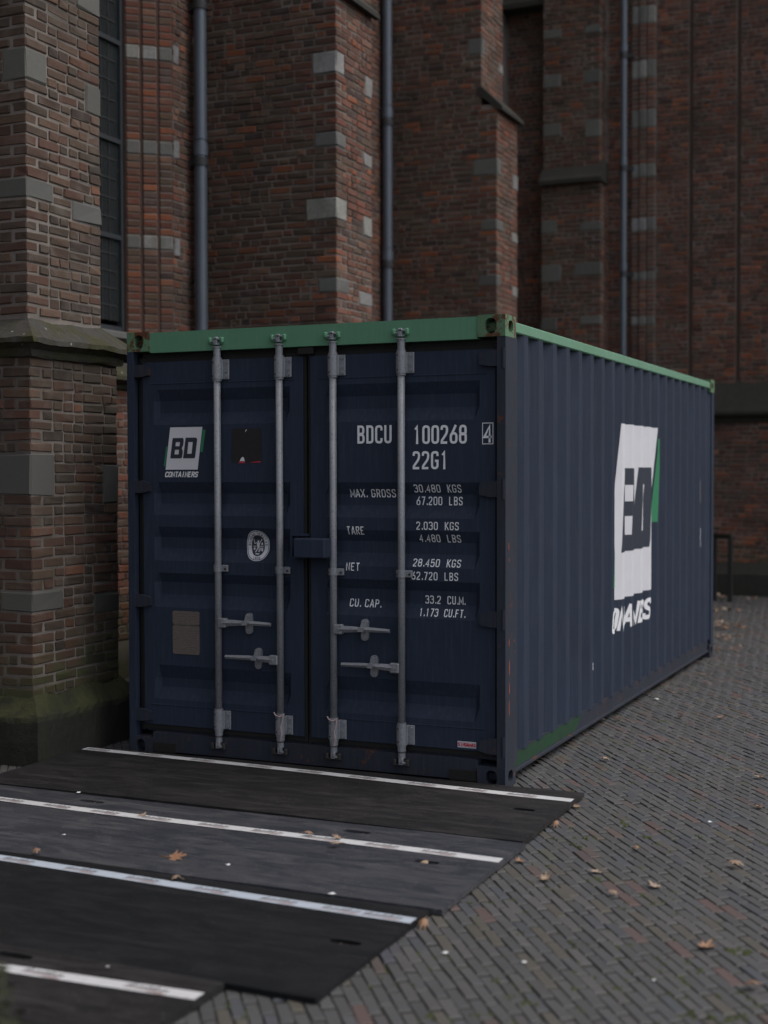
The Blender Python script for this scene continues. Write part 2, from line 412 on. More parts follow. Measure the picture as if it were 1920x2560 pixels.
rest.t = np.repeat(tint[N1:], 12, axis=0).tolist()
tag(rest.build('paving_bricks', MAT['paver'], pave), None, None, None, 'stuff')
pool = []
for k in range(28):
    b_ = MB(); b_.add(paver_verts(1, np.array([[(PL - 0.013) / 2, (PW - PJ) / 2]]))[0], PF, tuple(_pc[rng.choice(len(_pc), p=_pw)] * rng.normal(1, 0.08)))
    pool.append(b_.mesh('paving_brick', MAT['paver']))
for k in range(N1):
    o = link('paving_brick', pool[int(rng.integers(len(pool)))], pave)
    o.location = (B[k, 0], B[k, 1], zoff[k]); o.rotation_euler = (tilt[k], 0, ang + rot[k])

# ------------------------------------------------------------------ church: brick laying
COURSE, JT = 0.064, 0.0108
PAL = {
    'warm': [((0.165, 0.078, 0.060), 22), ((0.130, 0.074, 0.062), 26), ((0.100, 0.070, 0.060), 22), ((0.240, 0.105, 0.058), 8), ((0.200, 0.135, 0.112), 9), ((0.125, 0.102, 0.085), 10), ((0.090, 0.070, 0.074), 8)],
    'aged': [((0.088, 0.066, 0.056), 24), ((0.078, 0.068, 0.056), 24), ((0.068, 0.064, 0.054), 18), ((0.150, 0.088, 0.060), 8), ((0.110, 0.090, 0.075), 12), ((0.100, 0.064, 0.054), 16), ((0.056, 0.052, 0.050), 8)],
    'dark': [((0.100, 0.062, 0.052), 24), ((0.085, 0.062, 0.052), 27), ((0.078, 0.067, 0.052), 24), ((0.150, 0.078, 0.048), 4), ((0.120, 0.092, 0.074), 8), ((0.055, 0.052, 0.054), 8), ((0.095, 0.088, 0.068), 8)],
    'mixed': [((0.122, 0.068, 0.055), 22), ((0.098, 0.066, 0.055), 24), ((0.090, 0.074, 0.058), 20), ((0.215, 0.095, 0.052), 7), ((0.145, 0.108, 0.088), 9), ((0.100, 0.090, 0.072), 12), ((0.068, 0.059, 0.060), 7)],
}
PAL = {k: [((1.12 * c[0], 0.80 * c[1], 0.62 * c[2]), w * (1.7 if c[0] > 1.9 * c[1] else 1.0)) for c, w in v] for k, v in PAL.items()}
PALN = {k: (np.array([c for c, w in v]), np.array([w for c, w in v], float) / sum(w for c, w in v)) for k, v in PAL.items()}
POOL = {}
def pool_mesh(kind, pal, big):
    key = (kind, pal, big)
    if key not in POOL:
        L = {'s': 0.205, 'h': 0.098}[kind]
        b_ = MB(); c_, w_ = PALN[pal]
        t_ = c_[big % len(c_)] * (0.70 + 0.50 * ((big * 37) % 10) / 10)
        b_.cbox((0, 0, 0), (L / 2, 0.03, (COURSE - JT) / 2), 0.0045 + 0.004 * ((big * 13) % 7) / 7, tint=tuple(t_), jit=0.0018)
        POOL[key] = b_.mesh('brick', MAT['brick'])
    return POOL[key]

class Wall:
    """One flat brick face: O is the point at u = 0, z = 0 on the face plane, U runs along it, N points out of it."""
    def __init__(s, O, U, N, u0, u1, z0, z1, pal='mixed', start=None, end=None, holes=()):
        s.O, s.U, s.N = np.array(O, float), np.array(U, float), np.array(N, float)
        s.u0, s.u1, s.z0, s.z1, s.pal, s.start, s.end, s.holes = u0, u1, z0, z1, pal, start, end, list(holes)
        s.bricks = []     # centre, half size, pal
    def lay(s):
        k0, k1 = int(round(s.z0 / COURSE)), int(round(s.z1 / COURSE))
        for k in range(k0, k1):
            zc = (k + 0.5) * COURSE
            spans = [(s.u0, s.u1)]
            cut = [(a, b) for a, b, za, zb in s.holes if za - 0.01 < zc < zb + 0.01]
            # corner bricks: start / end = 'A' (owns even courses) or 'B' (owns odd courses), two faces of one corner alternate
            corner = []
            for side, own in (('start', s.start), ('end', s.end)):
                if own is None: continue
                mine = (k % 2 == 0) == (own == 'A')
                e = s.u0 if side == 'start' else s.u1
                if any(a - 0.02 < e < b + 0.02 for a, b in cut): continue
                if mine:
                    L = 0.205
                    a, b = (e, e + L) if side == 'start' else (e - L, e)
                    if any(a < hb and b > ha for ha, hb in cut): continue
                    corner.append((a, b))
                    cut.append((a, b + JT) if side == 'start' else (a - JT, b))
                else:
                    cut.append((e - 1, e + 0.1 + JT) if side == 'start' else (e - 0.1 - JT, e + 1))
            for ha, hb in cut:
                nxt = []
                for a, b in spans:
                    if hb <= a or ha >= b: nxt.append((a, b)); continue
                    if ha > a: nxt.append((a, ha - 0.0))
                    if hb < b: nxt.append((hb, b))
                spans = nxt
            for a, b in corner: s.put(a, b, zc, 0.05, True)
            for a, b in spans:
                if b - a < 0.03: continue
                u = a - (rng.random() * 0.09 if (a == s.u0 and s.start is None) else 0)
                while u < b - 0.02:
                    L = (0.207 if rng.random() < 0.42 else 0.1) * rng.normal(1, 0.03)
                    e = u + L
                    if b - e < 0.06: e = b
                    p, q = max(u, a) + JT / 2, min(e, b) - JT / 2
                    if q - p > 0.018: s.put(p, q, zc, 0.03)
                    u = e
        return s
    def put(s, a, b, zc, hd, corner=False):
        pr = 0.0034 + rng.normal(0, 0.0020)
        um = (a + b) / 2 + s.O[0] + s.O[1]
        dz = 0.0035 * math.sin(um * 2.3 + zc * 1.7) + 0.0020 * math.sin(um * 7.1 + zc * 9.0)
        c = s.O + s.U * (a + b) / 2 + s.N * (pr - hd) + np.array([0, 0, zc + dz + rng.normal(0, 0.0014)])
        s.bricks.append((c, np.array([(b - a) / 2, hd, (COURSE - JT) / 2 + rng.normal(0, 0.0013)]), s))
def emit(parent, walls, n_single=300, name='brick'):
    bl = [b for w in walls for b in w.bricks]
    C = np.array([b[0] for b in bl]); H = np.array([b[1] for b in bl])
    x, y, z = project(C)
    vis = (x > 0) & (x < 1920) & (y > 0) & (y < 2560) & (C[:, 2] > 0.35)
    score = np.where(vis, H[:, 0] / z ** 2, 0) * np.where(H[:, 1] < 0.04, 1, 0)
    pick = set(np.argsort(-score)[:n_single].tolist())
    mb = MB(); vs_, fs_, ts_ = [], [], []
    F44 = [np.array(f) for f in CB_F]
    n = 0
    for i, (c, h, w) in enumerate(bl):
        cl, wt = PALN[w.pal]
        if i in pick and score[i] > 0:
            kind = 's' if h[0] > 0.07 else 'h'
            big = int(rng.choice(len(cl), p=wt)) + len(cl) * int(rng.integers(3))
            o = link(name, pool_mesh(kind, w.pal, big), parent)
            M = Matrix([[w.U[r], w.N[r] * -1 * -1, (0, 0, 1)[r]] for r in range(3)]).to_4x4()
            o.matrix_basis = Matrix.Translation(c) @ M @ Matrix.Rotation(rng.normal(0, 0.012), 4, 'Y') @ Matrix.Diagonal((h[0] / (0.1025 if kind == 's' else 0.049), 1, h[2] / ((COURSE - JT) / 2), 1))
        else:
            t_ = cl[rng.choice(len(cl), p=wt)] * min(max(rng.normal(0.95, 0.2), 0.5), 1.5)
            v = CB_S * (h - CB_M * rng.uniform(0.004, 0.009)) + rng.normal(0, 0.0017, CB_S.shape)
            v[:, 2] += v[:, 0] * rng.normal(0, 0.014)
            vs_.append(v @ np.array([w.U, w.N, (0, 0, 1)]) + c)
            fs_.extend([tuple((f + n).tolist()) for f in F44]); ts_.append(np.tile(np.abs(t_), (24, 1))); n += 24
    if vs_:
        mb.v = np.concatenate(vs_).tolist(); mb.f = fs_; mb.t = np.concatenate(ts_).tolist()
        tag(mb.build('brickwork', MAT['brick'], parent), None, None, None, 'stuff')

SCOL = [(0.26, 0.25, 0.235), (0.21, 0.215, 0.215), (0.30, 0.28, 0.25), (0.17, 0.18, 0.175)]
def stone_block(parent, x0, x1, y0, y1, z0, z1, tint=None):
    c = ((x0 + x1) / 2, (y0 + y1) / 2, (z0 + z1) / 2)
    b_ = MB().cbox(c, ((x1 - x0) / 2, (y1 - y0) / 2, (z1 - z0) / 2), 0.009, tint=tint or SCOL[int(rng.integers(4))], jit=0.0030)
    return b_.build('stone_block', MAT['stone'], parent)
def stint(y0, z=None, far=False):  # far: edge stones tinted lighter, standing in for light on the end face
    if z is None: g = rng.choice([0.16, 0.20, 0.26, 0.30])
    elif y0 < 0: g = rng.uniform(0.085, 0.125)
    elif y0 < 5: g = 0.27 if far else (0.34 if (3.8 < z < 4.3 or z > 5.2) else 0.15)
    else: g = 0.26 if far else 0.12
    g *= rng.uniform(0.92, 1.08)
    return (g, g * rng.uniform(0.96, 1.0), g * rng.uniform(0.88, 0.98))
def snap(z): return round(z / COURSE) * COURSE

church = thing('church', 'tall old red brick church with stone banded buttresses behind the container', 'church', (-4.3, 4.0, 0))

XE, BW, XW = -2.90, 0.75, -4.30
def ledge_ring(parent, x1, y0, y1, zb, zl, zt, out, name='string_course', xback=XW, matname='mossy_stone', inset=0.0):
    """moulded string course round a buttress: cavetto below, nose, slope up to the set-back wall above"""
    mb = MB()
    prof = [(0.0, zb), (0.022, zb + 0.004), (0.03, zb + 0.02), (0.035, zl - 0.06), (out * 0.8, zl - 0.035), (out, zl - 0.03), (out, zl), (-inset, zt)]
    n = 24
    rows = []
    for o_, z_ in prof:
        ring = []
        pts = [(xback, y0 - o_), (x1 + o_, y0 - o_), (x1 + o_, y1 + o_), (xback, y1 + o_)]
        for a in range(3):
            for t in range(n):
                f = t / n
                ring.append((pts[a][0] * (1 - f) + pts[a + 1][0] * f, pts[a][1] * (1 - f) + pts[a + 1][1] * f))
        ring.append(pts[3]); rows.append([(p[0], p[1], z_) for p in ring])
    L = len(rows[0]); v = []
    for ri, r_ in enumerate(rows):
        for p in r_:
            w_ = 0.004 * math.sin(p[0] * 9 + p[1] * 7) + 0.003 * math.sin(p[0] * 23 - p[1] * 19 + ri)
            v.append((p[0] + w_ + rng.normal(0, 0.0012), p[1] + w_ + rng.normal(0, 0.0012), p[2] + w_ + rng.normal(0, 0.0015)))
    f = [(a * L + k, a * L + k + 1, (a + 1) * L + k + 1, (a + 1) * L + k) for a in range(len(rows) - 1) for k in range(L - 1)]
    mb.add(v, f)
    return mb.build(name, MAT[matname], parent)

def buttress(y0, zlow, ztop, label, rows_low, rows_up, pal_f, pal_e, back=1.4, tier=None):
    core = MB()
    d = 0.07
    core.box(XW - 0.1, XE + d - 0.004, y0 - d + 0.004, y0 + BW + d - 0.004, -0.1, 2.44)
    core.box(XW - 0.1, XE - 0.004, y0 + 0.004, y0 + BW - 0.004, 2.44, 6.0 if tier else 14.0)
    if tier: core.box(XW - 0.1, tier - 0.004, y0 + 0.004, y0 + BW - 0.004, 6.0, 14.0)
    bt = core.build('buttress', MAT['mortar'], church)
    bt['label'] = label
    walls = []
    def pair(xe, yf, ye, z0, z1, rows):
        hf, he, hl = [], [], []
        for za, zb, lf, le, lb in rows:      # stone rows: z range, length on the flank, on the end face, at the far edge (0 = none)
            za, zb = snap(za), snap(zb)
            if lf:
                hf.append((1.0 + back - lf - 0.004, 9, za, zb)); he.append((-9, le + 0.004, za, zb))
                stone_block(bt, xe - lf, xe + 0.006, yf - 0.006, yf + le, za + 0.004, zb - 0.004, stint(y0, za))
            if lb:
                zq = (za - COURSE, zb - COURSE) if lf else (za, zb)
                he.append((ye - yf - lb - 0.004, 9, zq[0], zq[1]))
                stone_block(bt, xe - 0.12, xe + 0.006, ye - lb, ye + 0.006, zq[0] + 0.004, zq[1] - 0.004, stint(y0, za, True))
        L = 1.0 + back
        walls.append(Wall((xe - L, yf, 0), (1, 0, 0), (0, -1, 0), L - back, L, z0, z1, pal_f, None, 'A', hf).lay())
        walls.append(Wall((xe, yf, 0), (0, 1, 0), (1, 0, 0), 0.0, ye - yf, z0, z1, pal_e, 'B', None, he).lay())
    if zlow < 2.3: pair(XE + d, y0 - d, y0 + BW + d, zlow, 2.432, rows_low)
    pair(XE, y0, y0 + BW, 2.688, 5.95 if tier else ztop, rows_up)
    if tier: pair(tier, y0, y0 + BW, 5.952, ztop, [(6.6, 6.8, 0.16, 0.14, 0), (6.5, 6.65, 0, 0, 0.12)])
    emit(bt, walls)
    ledge_ring(bt, XE + d, y0 - d, y0 + BW + d, 2.425, 2.535, 2.67, 0.10, inset=d + 0.01)
    if tier:
        mb = MB()      # sloped weathering stone at the set-off
        pr = [(XE + 0.07, 5.925), (XE + 0.07, 5.965), (tier + 0.01, 6.21), (tier - 0.05, 6.21), (tier - 0.05, 6.14), (XE + 0.02, 5.925)]
        mb.prism(pr, lambda a, b, h: (a, h, b), y0 - 0.012, y0 + BW + 0.04)
        mb.build('weathering_stone', MAT['dark_stone'], bt)
    return bt
rows1_low = [(0.90, 1.05, 0.23, 0.30, 0.27), (1.63, 1.83, 0.26, 0.22, 0.16)]
rows1_up = [(3.40, 3.53, 0.24, 0.25, 0.30), (4.09, 4.26, 0.17, 0.20, 0.15), (4.72, 4.86, 0.24, 0.2, 0.24)]
b1 = buttress(-0.36, 0.384, 5.6, 'nearest brick buttress with mossy string course, left of the container', rows1_low, rows1_up, 'aged', 'aged', 1.40)
rows2_up = [(3.30, 3.43, 0.18, 0.24, 0.28), (3.94, 4.13, 0.30, 0.21, 0.18), (4.64, 4.76, 0.21, 0.19, 0.18), (5.27, 5.45, 0.23, 0.16, 0.14)]
b2 = buttress(3.91, 9, 7.2, 'middle brick buttress between the two left downpipes', [], rows2_up, 'mixed', 'warm', 1.40, tier=-3.09)
rows3_up = [(3.88, 4.06, 0.23, 0.15, 0.17), (4.52, 4.68, 0.18, 0.23, 0.2), (5.17, 5.37, 0.29, 0.17, 0.17)]
b3 = buttress(8.18, 9, 7.9, 'far nave buttress with a sloped set-off, above the container roof', [], rows3_up, 'mixed', 'warm', 1.40, tier=-3.09)

# plinth of the nearest buttress: sloped mossy ledge and rough base
def plinth(parent, x1, y0, y1):
    mb = MB(); n = 30; rows = []
    for o_, z_ in [(0.115, -0.05), (0.115, 0.14), (0.110, 0.255), (0.10, 0.285), (0.085, 0.30), (0.03, 0.36), (0.0, 0.395)]:
        pts = [(XW, y0 - o_), (x1 + o_, y0 - o_), (x1 + o_, y1 + o_), (XW, y1 + o_)]
        ring = []
        for a in range(3):
            for t in range(n): f = t / n; ring.append((pts[a][0] * (1 - f) + pts[a + 1][0] * f, pts[a][1] * (1 - f) + pts[a + 1][1] * f, z_))
        ring.append((*pts[3], z_)); rows.append(ring)
    L = len(rows[0]); v = [tuple(np.array(p) + rng.normal(0, 0.0028, 3) + 0.008 * math.sin(p[0] * 11 + p[1] * 13) ) for r_ in rows for p in r_]
    f = [(a * L + k, a * L + k + 1, (a + 1) * L + k + 1, (a + 1) * L + k) for a in range(len(rows) - 1) for k in range(L - 1)]
    mb.add(v, f); return mb.build('plinth', MAT['plinth_moss_shade'], parent)
plinth(b1, XE + 0.07, -0.43, 0.46)

# nave wall, window bay between the first two buttresses
nave = MB()
nave.box(XW - 0.9, XW - 0.004, -9.0, 12.69, -0.1, 2.60)
nave.box(XW - 0.9, XW - 0.004, 3.46, 12.69, 2.60, 14.0)
nave.box(XW - 0.9, XW - 0.004, -9.0, 0.84, 2.60, 14.0)
nave.box(XW - 0.9, XW - 0.004, 0.84, 3.46, 9.5, 14.0)
nave = nave.build('nave_wall', MAT['mortar'], church)
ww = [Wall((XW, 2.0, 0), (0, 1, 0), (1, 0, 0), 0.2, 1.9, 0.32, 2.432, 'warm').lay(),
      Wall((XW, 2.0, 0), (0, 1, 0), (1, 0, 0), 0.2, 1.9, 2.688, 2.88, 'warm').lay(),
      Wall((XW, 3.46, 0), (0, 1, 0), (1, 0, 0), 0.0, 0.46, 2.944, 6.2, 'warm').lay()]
# moulded brick jamb of the window: three rolls on a 45 degree splay, each course a brick, stone in the bands
sd = np.array([0.743, 0.669, 0.0]); sn = np.array([0.669, -0.743, 0.0])
J0 = np.array([-4.61, 3.18, 0.0])
jb = MB()
jb.prism([(J0[0], J0[1]), (XW, 3.46), (XW - 0.9, 3.46), (XW - 0.9, 3.18)], lambda a, b, h: (a, b, h), 2.9, 9.5)
jb.build('jamb_backing', MAT['brick_groove_shade'], nave)
bands = [(3.68, 3.81), (4.55, 4.68), (5.38, 5.52), (6.2, 6.33)]
for (ua, ub, pr) in ((0.006, 0.126, 0.010), (0.150, 0.276, 0.014), (0.298, 0.412, 0.010)):
    for a, b in bands:
        a, b = snap(a), snap(b)
        c = J0 + sd * (ua + ub) / 2 + sn * (pr - 0.047) + np.array([0, 0, (a + b) / 2])
        MB().cbox(c, ((ub - ua) / 2 + 0.003, 0.05, (b - a) / 2 - 0.003), 0.012, sd, sn, tint=stint(1)).build('stone_block', MAT['stone'], nave)
    for k in range(46, 97):
        zc = (k + 0.5) * COURSE
        if any(snap(a) < zc < snap(b) for a, b in bands): continue
        c = J0 + sd * (ua + ub) / 2 + sn * (pr - 0.05) + np.array([0, 0, zc])
        cl, wt = PALN['warm']
        b_ = MB(); b_.cbox((0, 0, 0), ((ub - ua) / 2, 0.05, (COURSE - JT * 0.8) / 2), 0.008, tint=tuple(cl[rng.choice(len(cl), p=wt)] * rng.normal(1, 0.12)), jit=0.0012)
        o = b_.build('moulded_brick', MAT['brick'], nave)
        o.matrix_basis = Matrix.Translation(c) @ Matrix([[sd[r], sn[r], (0, 0, 1)[r]] for r in range(3)]).to_4x4()
    MB().cbox(J0 + sd * (ua + ub) / 2 + sn * (pr - 0.056) + np.array([0, 0, 5.5]), ((ub - ua) / 2 - 0.004, 0.05, 2.6), 0.006, sd, sn).build('jamb_mortar', MAT['mortar'], nave)
for a, b in bands: stone_block(nave, XW - 0.05, XW + 0.010, 3.47, 3.56, a - 0.01, b + 0.02, (0.30, 0.30, 0.31))
ww[2].holes += []
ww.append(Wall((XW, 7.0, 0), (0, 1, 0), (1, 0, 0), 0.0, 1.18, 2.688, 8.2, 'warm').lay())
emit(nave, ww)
# string course along the bay
mb = MB()
mb.prism([(0.0, 2.425), (0.03, 2.44), (0.04, 2.47), (0.16, 2.50), (0.16, 2.535), (0.0, 2.66)], lambda a, b, h: (XW + a, h, b), 0.46, 3.84)
mb.build('string_course', MAT['mossy_stone'], nave)
# window: frame, horizontal bars, leaded panes, sill
win = MB()
win.box(-4.70, -4.635, 3.145, 3.185, 2.98, 9.5); win.box(-4.70, -4.635, 1.12, 1.16, 2.98, 9.5); win.box(-4.70, -4.64, 1.16, 3.145, 2.98, 3.02)
win = win.build('window', MAT['window_frame'], nave)
zb_ = [3.05, 3.80, 4.64, 5.50, 6.36, 7.2, 8.1, 9.5]
for a, b in zip(zb_[:-1], zb_[1:]):
    MB().box(-4.69, -4.635, 1.16, 3.145, b - 0.02, b + 0.02).build('glazing_bar', MAT['window_frame'], win)
    MB().box(-4.672, -4.664, 1.16, 3.145, a + 0.02, b - 0.02).build('pane', MAT['leaded_glass'], win)
lead = MB()
for k in range(1, 17): lead.box(-4.664, -4.656, 1.19 + k * 0.113 - 0.0035, 1.19 + k * 0.113 + 0.0035, 3.06, 9.4)
for a, b in zip(zb_[:-1], zb_[1:]):
    n_ = 5
    for k in range(1, n_): lead.box(-4.6635, -4.6565, 1.19, 3.10, a + (b - a) * k / n_ - 0.005, a + (b - a) * k / n_ + 0.005)
lead.build('lead_came', MAT['cast_iron'], win)
mb = MB(); mb.prism([(-4.72, 2.98), (-4.60, 2.975), (-4.25, 2.90), (-4.25, 2.86), (-4.72, 2.6)], lambda a, b, h: (a, h, b), 0.85, 3.45, (0.13, 0.13, 0.135))
mb.build('sill', MAT['stone'], nave)

# transept beyond: wall facing the camera, pier with set-offs, moulded blind-window jamb, grooved infill
YT = 12.69
tr = MB()
tr.box(-5.2, -2.42, YT + 0.004, YT + 1.0, -0.1, 14.0)
tr.box(-2.42, 4.0, YT + 0.004, YT + 1.0, -0.1, 2.44)
for a, b in ((-2.42, -1.60), (-1.54, -0.935), (-0.875, 0.60), (0.66, 4.0)): tr.box(a, b, YT + 0.004, YT + 1.0, 2.44, 14.0)
for a, b in ((-1.60, -1.54), (-0.935, -0.875), (0.60, 0.66)): tr.box(a, b, YT + 0.045, YT + 1.0, 2.44, 14.0)
tr = tr.build('transept_wall', MAT['mortar'], church)
for a, b in ((-1.60, -1.54), (-0.935, -0.875), (0.60, 0.66)): MB().box(a + 0.001, b - 0.001, YT + 0.03, YT + 0.06, 2.6, 12.0).build('groove', MAT['brick_groove_shade'], tr)  # dark strips put the shade of the slots into their colour
tr['label'] = 'far brick transept wall with vertical grooves and a moss-dark string course'
YP, PX0, PX1 = 12.28, -3.645, -2.765
pc = MB(); pc.box(PX0 + 0.004, PX1 - 0.004, YP + 0.004, YT + 0.3, -0.1, 5.9); pc.box(PX0 + 0.004, PX1 - 0.044, YP + 0.084, YT + 0.3, 5.9, 14.0)
pier = pc.build('transept_buttress', MAT['mortar'], church)
pier['label'] = 'far brick pier with a dark ledge, left of the thin downpipe'
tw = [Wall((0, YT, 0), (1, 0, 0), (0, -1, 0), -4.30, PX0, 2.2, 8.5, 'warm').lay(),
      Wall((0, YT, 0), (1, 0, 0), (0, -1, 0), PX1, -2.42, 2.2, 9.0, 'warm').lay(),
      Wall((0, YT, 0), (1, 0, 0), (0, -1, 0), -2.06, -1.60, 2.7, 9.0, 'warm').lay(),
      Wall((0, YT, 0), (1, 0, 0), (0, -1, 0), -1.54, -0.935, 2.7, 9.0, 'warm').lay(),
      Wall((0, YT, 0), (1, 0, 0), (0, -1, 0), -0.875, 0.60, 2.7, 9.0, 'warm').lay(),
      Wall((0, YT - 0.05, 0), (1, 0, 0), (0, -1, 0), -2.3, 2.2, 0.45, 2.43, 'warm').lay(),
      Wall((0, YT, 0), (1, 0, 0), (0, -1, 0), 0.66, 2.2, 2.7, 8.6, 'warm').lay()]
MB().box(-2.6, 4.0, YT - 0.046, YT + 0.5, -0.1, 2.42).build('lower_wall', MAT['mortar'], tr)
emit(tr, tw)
hf, hs = [], []
ps = []
for za, zb, a, b in [(7.97, 8.12, 0, 0.27), (7.30, 7.46, 0, 0.26), (6.57, 6.80, 0, 0.27), (7.97, 8.13, 0.62, 0.84), (7.29, 7.48, 0.61, 0.84), (6.56, 6.77, 0.63, 0.84), (5.18, 5.35, 0, 0.23), (5.16, 5.32, 0.58, 0.88), (4.51, 4.71, 0, 0.29), (4.52, 4.71, 0.49, 0.88), (3.76, 3.94, 0, 0.23), (3.82, 4.0, 0.58, 0.88)]:
    za, zb = snap(za), snap(zb)
    yo = YP if za < 5.9 else YP + 0.08
    hf.append((a - 0.004, b + 0.004, za, zb))
    if b > 0.5: hs.append((-1, 0.12, za, zb))
    stone_block(pier, PX0 + a, PX0 + b + (0.010 if b > 0.5 else 0), yo - 0.010, yo + 0.11, za + 0.004, zb - 0.004, tuple(rng.uniform(0.10, 0.17) * np.array((1.0, 0.97, 0.9))))
pw = [Wall((PX0, YP, 0), (1, 0, 0), (0, -1, 0), 0, 0.88, 2.2, 5.9, 'mixed', None, 'A', hf).lay(),
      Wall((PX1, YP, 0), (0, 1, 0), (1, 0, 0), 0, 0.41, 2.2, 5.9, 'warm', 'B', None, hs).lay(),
      Wall((PX0, YP + 0.08, 0), (1, 0, 0), (0, -1, 0), 0, 0.84, 6.08, 9.0, 'mixed', None, 'A', hf).lay(),
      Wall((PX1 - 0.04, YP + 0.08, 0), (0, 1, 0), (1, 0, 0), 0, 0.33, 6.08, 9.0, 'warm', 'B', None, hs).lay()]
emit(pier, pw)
mb = MB(); mb.prism([(YP - 0.09, 5.87), (YP - 0.09, 5.93), (YP - 0.02, 5.99), (YP + 0.12, 6.18), (YP + 0.3, 6.18), (YP + 0.3, 5.87)], lambda a, b, h: (h, a, b), PX0 - 0.02, PX1 + 0.03)
mb.build('ledge', MAT['dark_stone'], pier)
mb = MB(); mb.prism([(YT - 0.30, 8.53), (YT - 0.30, 8.60), (YT + 0.1, 9.0), (YT + 0.1, 8.53)], lambda a, b, h: (h, a, b), -4.3, PX0)
mb.build('ledge', MAT['dark_stone'], tr)
mb = MB(); mb.prism([(YT - 0.05, 2.41), (YT - 0.08, 2.43), (YT - 0.09, 2.47), (YT - 0.20, 2.53), (YT - 0.20, 2.57), (YT + 0.02, 3.03), (YT + 0.05, 2.41)], lambda a, b, h: (h, a, b), -2.6, 4.0)
mb.build('string_course', MAT['dark_stone'], tr)
mb = MB(); mb.prism([(YT + 0.05, -0.1), (YT - 0.17, -0.1), (YT - 0.17, 0.30), (YT - 0.05, 0.47), (YT + 0.05, 0.47)], lambda a, b, h: (h, a, b), -2.6, 4.0)
mb.build('plinth', MAT['dark_stone'], tr)
tb = [(8.12, 8.36), (7.39, 7.62), (6.68, 6.89), (5.97, 6.17), (5.16, 5.35), (4.46, 4.62), (3.83, 3.95)]
for (a, b, pr) in ((-2.41, -2.31, 0.04), (-2.298, -2.20, 0.055), (-2.188, -2.075, 0.04)):
    for za, zb in tb:
        za, zb = snap(za), snap(zb)
        MB().cbox(((a + b) / 2, YT - pr + 0.047, (za + zb) / 2), ((b - a) / 2 + 0.003, 0.06, (zb - za) / 2 - 0.003), 0.014, tint=stint(1)).build('stone_block', MAT['stone'], tr)
    for k in range(43, 140):
        zc = (k + 0.5) * COURSE
        if any(snap(za) < zc < snap(zb) for za, zb in tb): continue
        cl, wt = PALN['warm']
        b_ = MB().cbox((0, 0, 0), ((b - a) / 2, 0.06, (COURSE - JT) / 2), 0.010, tint=tuple(cl[rng.choice(len(cl), p=wt)] * rng.normal(1.0, 0.12)), jit=0.0012)
        o = b_.build('moulded_brick', MAT['brick'], tr); o.location = ((a + b) / 2, YT - pr + 0.05, zc)
    MB().box(a + 0.004, b - 0.004, YT - pr - 0.004, YT + 0.1, 2.7, 9.0).build('jamb_mortar', MAT['mortar'], tr)

# the masses of the church that close it off to the left and above
mb = MB(); mb.box(-9.0, XW - 0.9, -9.0, 14.0, -0.1, 14.0)
mb.build('nave_body', MAT['distant_brickwork'], church)
MB().box(XW - 0.05, XW + 0.002, -9.0, -0.44, -0.1, 13.0).build('nave_side', MAT['distant_brickwork'], church)

def downpipe(x, y, r, z0, z1, joints, label, side):
    mb = MB(); mb.cyl((x, y, z0), (x, y, z1), r, n=24, caps=False)
    p = mb.build('downpipe', MAT['zinc_pipe'], church, True); p['label'] = label
    for zj in joints:
        MB().cyl((x, y, zj), (x, y, zj + 0.10), r * 1.16, n=24).cyl((x, y, zj + 0.10), (x, y, zj + 0.125), r * 1.08, n=24).cyl((x, y, zj + 0.145), (x, y, zj + 0.16), r * 1.12, n=24).build('pipe_socket', MAT['zinc_pipe'], p)
        b_ = MB().cyl((x, y, zj - 0.09), (x, y, zj - 0.02), r * 1.22, n=24)
        b_.box(x - side * r * 1.1, x - side * (r * 1.1 + 0.09), y - 0.012, y + 0.05, zj - 0.085, zj - 0.025)
        b_.build('bracket', MAT['cast_iron'], p)
    return p
downpipe(-4.185, 3.745, 0.058, 0.0, 9.0, (2.2, 4.60, 6.0), 'grey zinc downpipe between the leaded window and the middle buttress', 1)
downpipe(-4.215, 8.02, 0.060, 0.0, 11.0, (3.3, 4.25, 5.93), 'grey zinc downpipe right of the middle buttress', 1)
downpipe(-2.49, 12.50, 0.045, 0.0, 11.0, (4.62, 6.12, 7.72), 'thin dark downpipe on the far transept wall', -1)

# ------------------------------------------------------------------ shipping container
CX0, CX1, CY1, CZ = -2.438, 0.0, 6.058, 2.591
cont = thing('shipping_container', 'navy blue shipping container with green top rails and two locked doors', 'container', (-1.219, 3.029, 0))
def oval(cx, cz, rx, rz, n=20, p=2.6):
    return [(cx + rx * math.copysign(abs(math.cos(t)) ** (2 / p), math.cos(t)), cz + rz * math.copysign(abs(math.sin(t)) ** (2 / p), math.sin(t))) for t in [2 * math.pi * k / n for k in range(n)]]
def holed_face(mb, a0, a1, b0, b1, hole, fn, depth, tint=None):
    """a rectangular face with a hole in it and a pocket behind the hole; fn(a, b, d): d metres into the body"""
    bm = bmesh.new()
    o = [bm.verts.new((a, b, 0)) for a, b in ((a0, b0), (a1, b0), (a1, b1), (a0, b1))]
    h = [bm.verts.new((a, b, 0)) for a, b in hole]
    e = [bm.edges.new((o[k], o[(k + 1) % 4])) for k in range(4)] + [bm.edges.new((h[k], h[(k + 1) % len(h)])) for k in range(len(h))]
    bmesh.ops.triangle_fill(bm, use_beauty=True, edges=e)
    bm.verts.index_update()
    mb.add([fn(v.co.x, v.co.y, 0) for v in bm.verts], [tuple(v.index for v in f.verts) for f in bm.faces], tint)
    bm.free()
    n = len(hole)
    mb.add([fn(a, b, 0) for a, b in hole] + [fn(a, b, depth * 2) for a, b in hole], [(k, (k + 1) % n, n + (k + 1) % n, n + k) for k in range(n)] + [tuple(range(n, 2 * n))], tint)
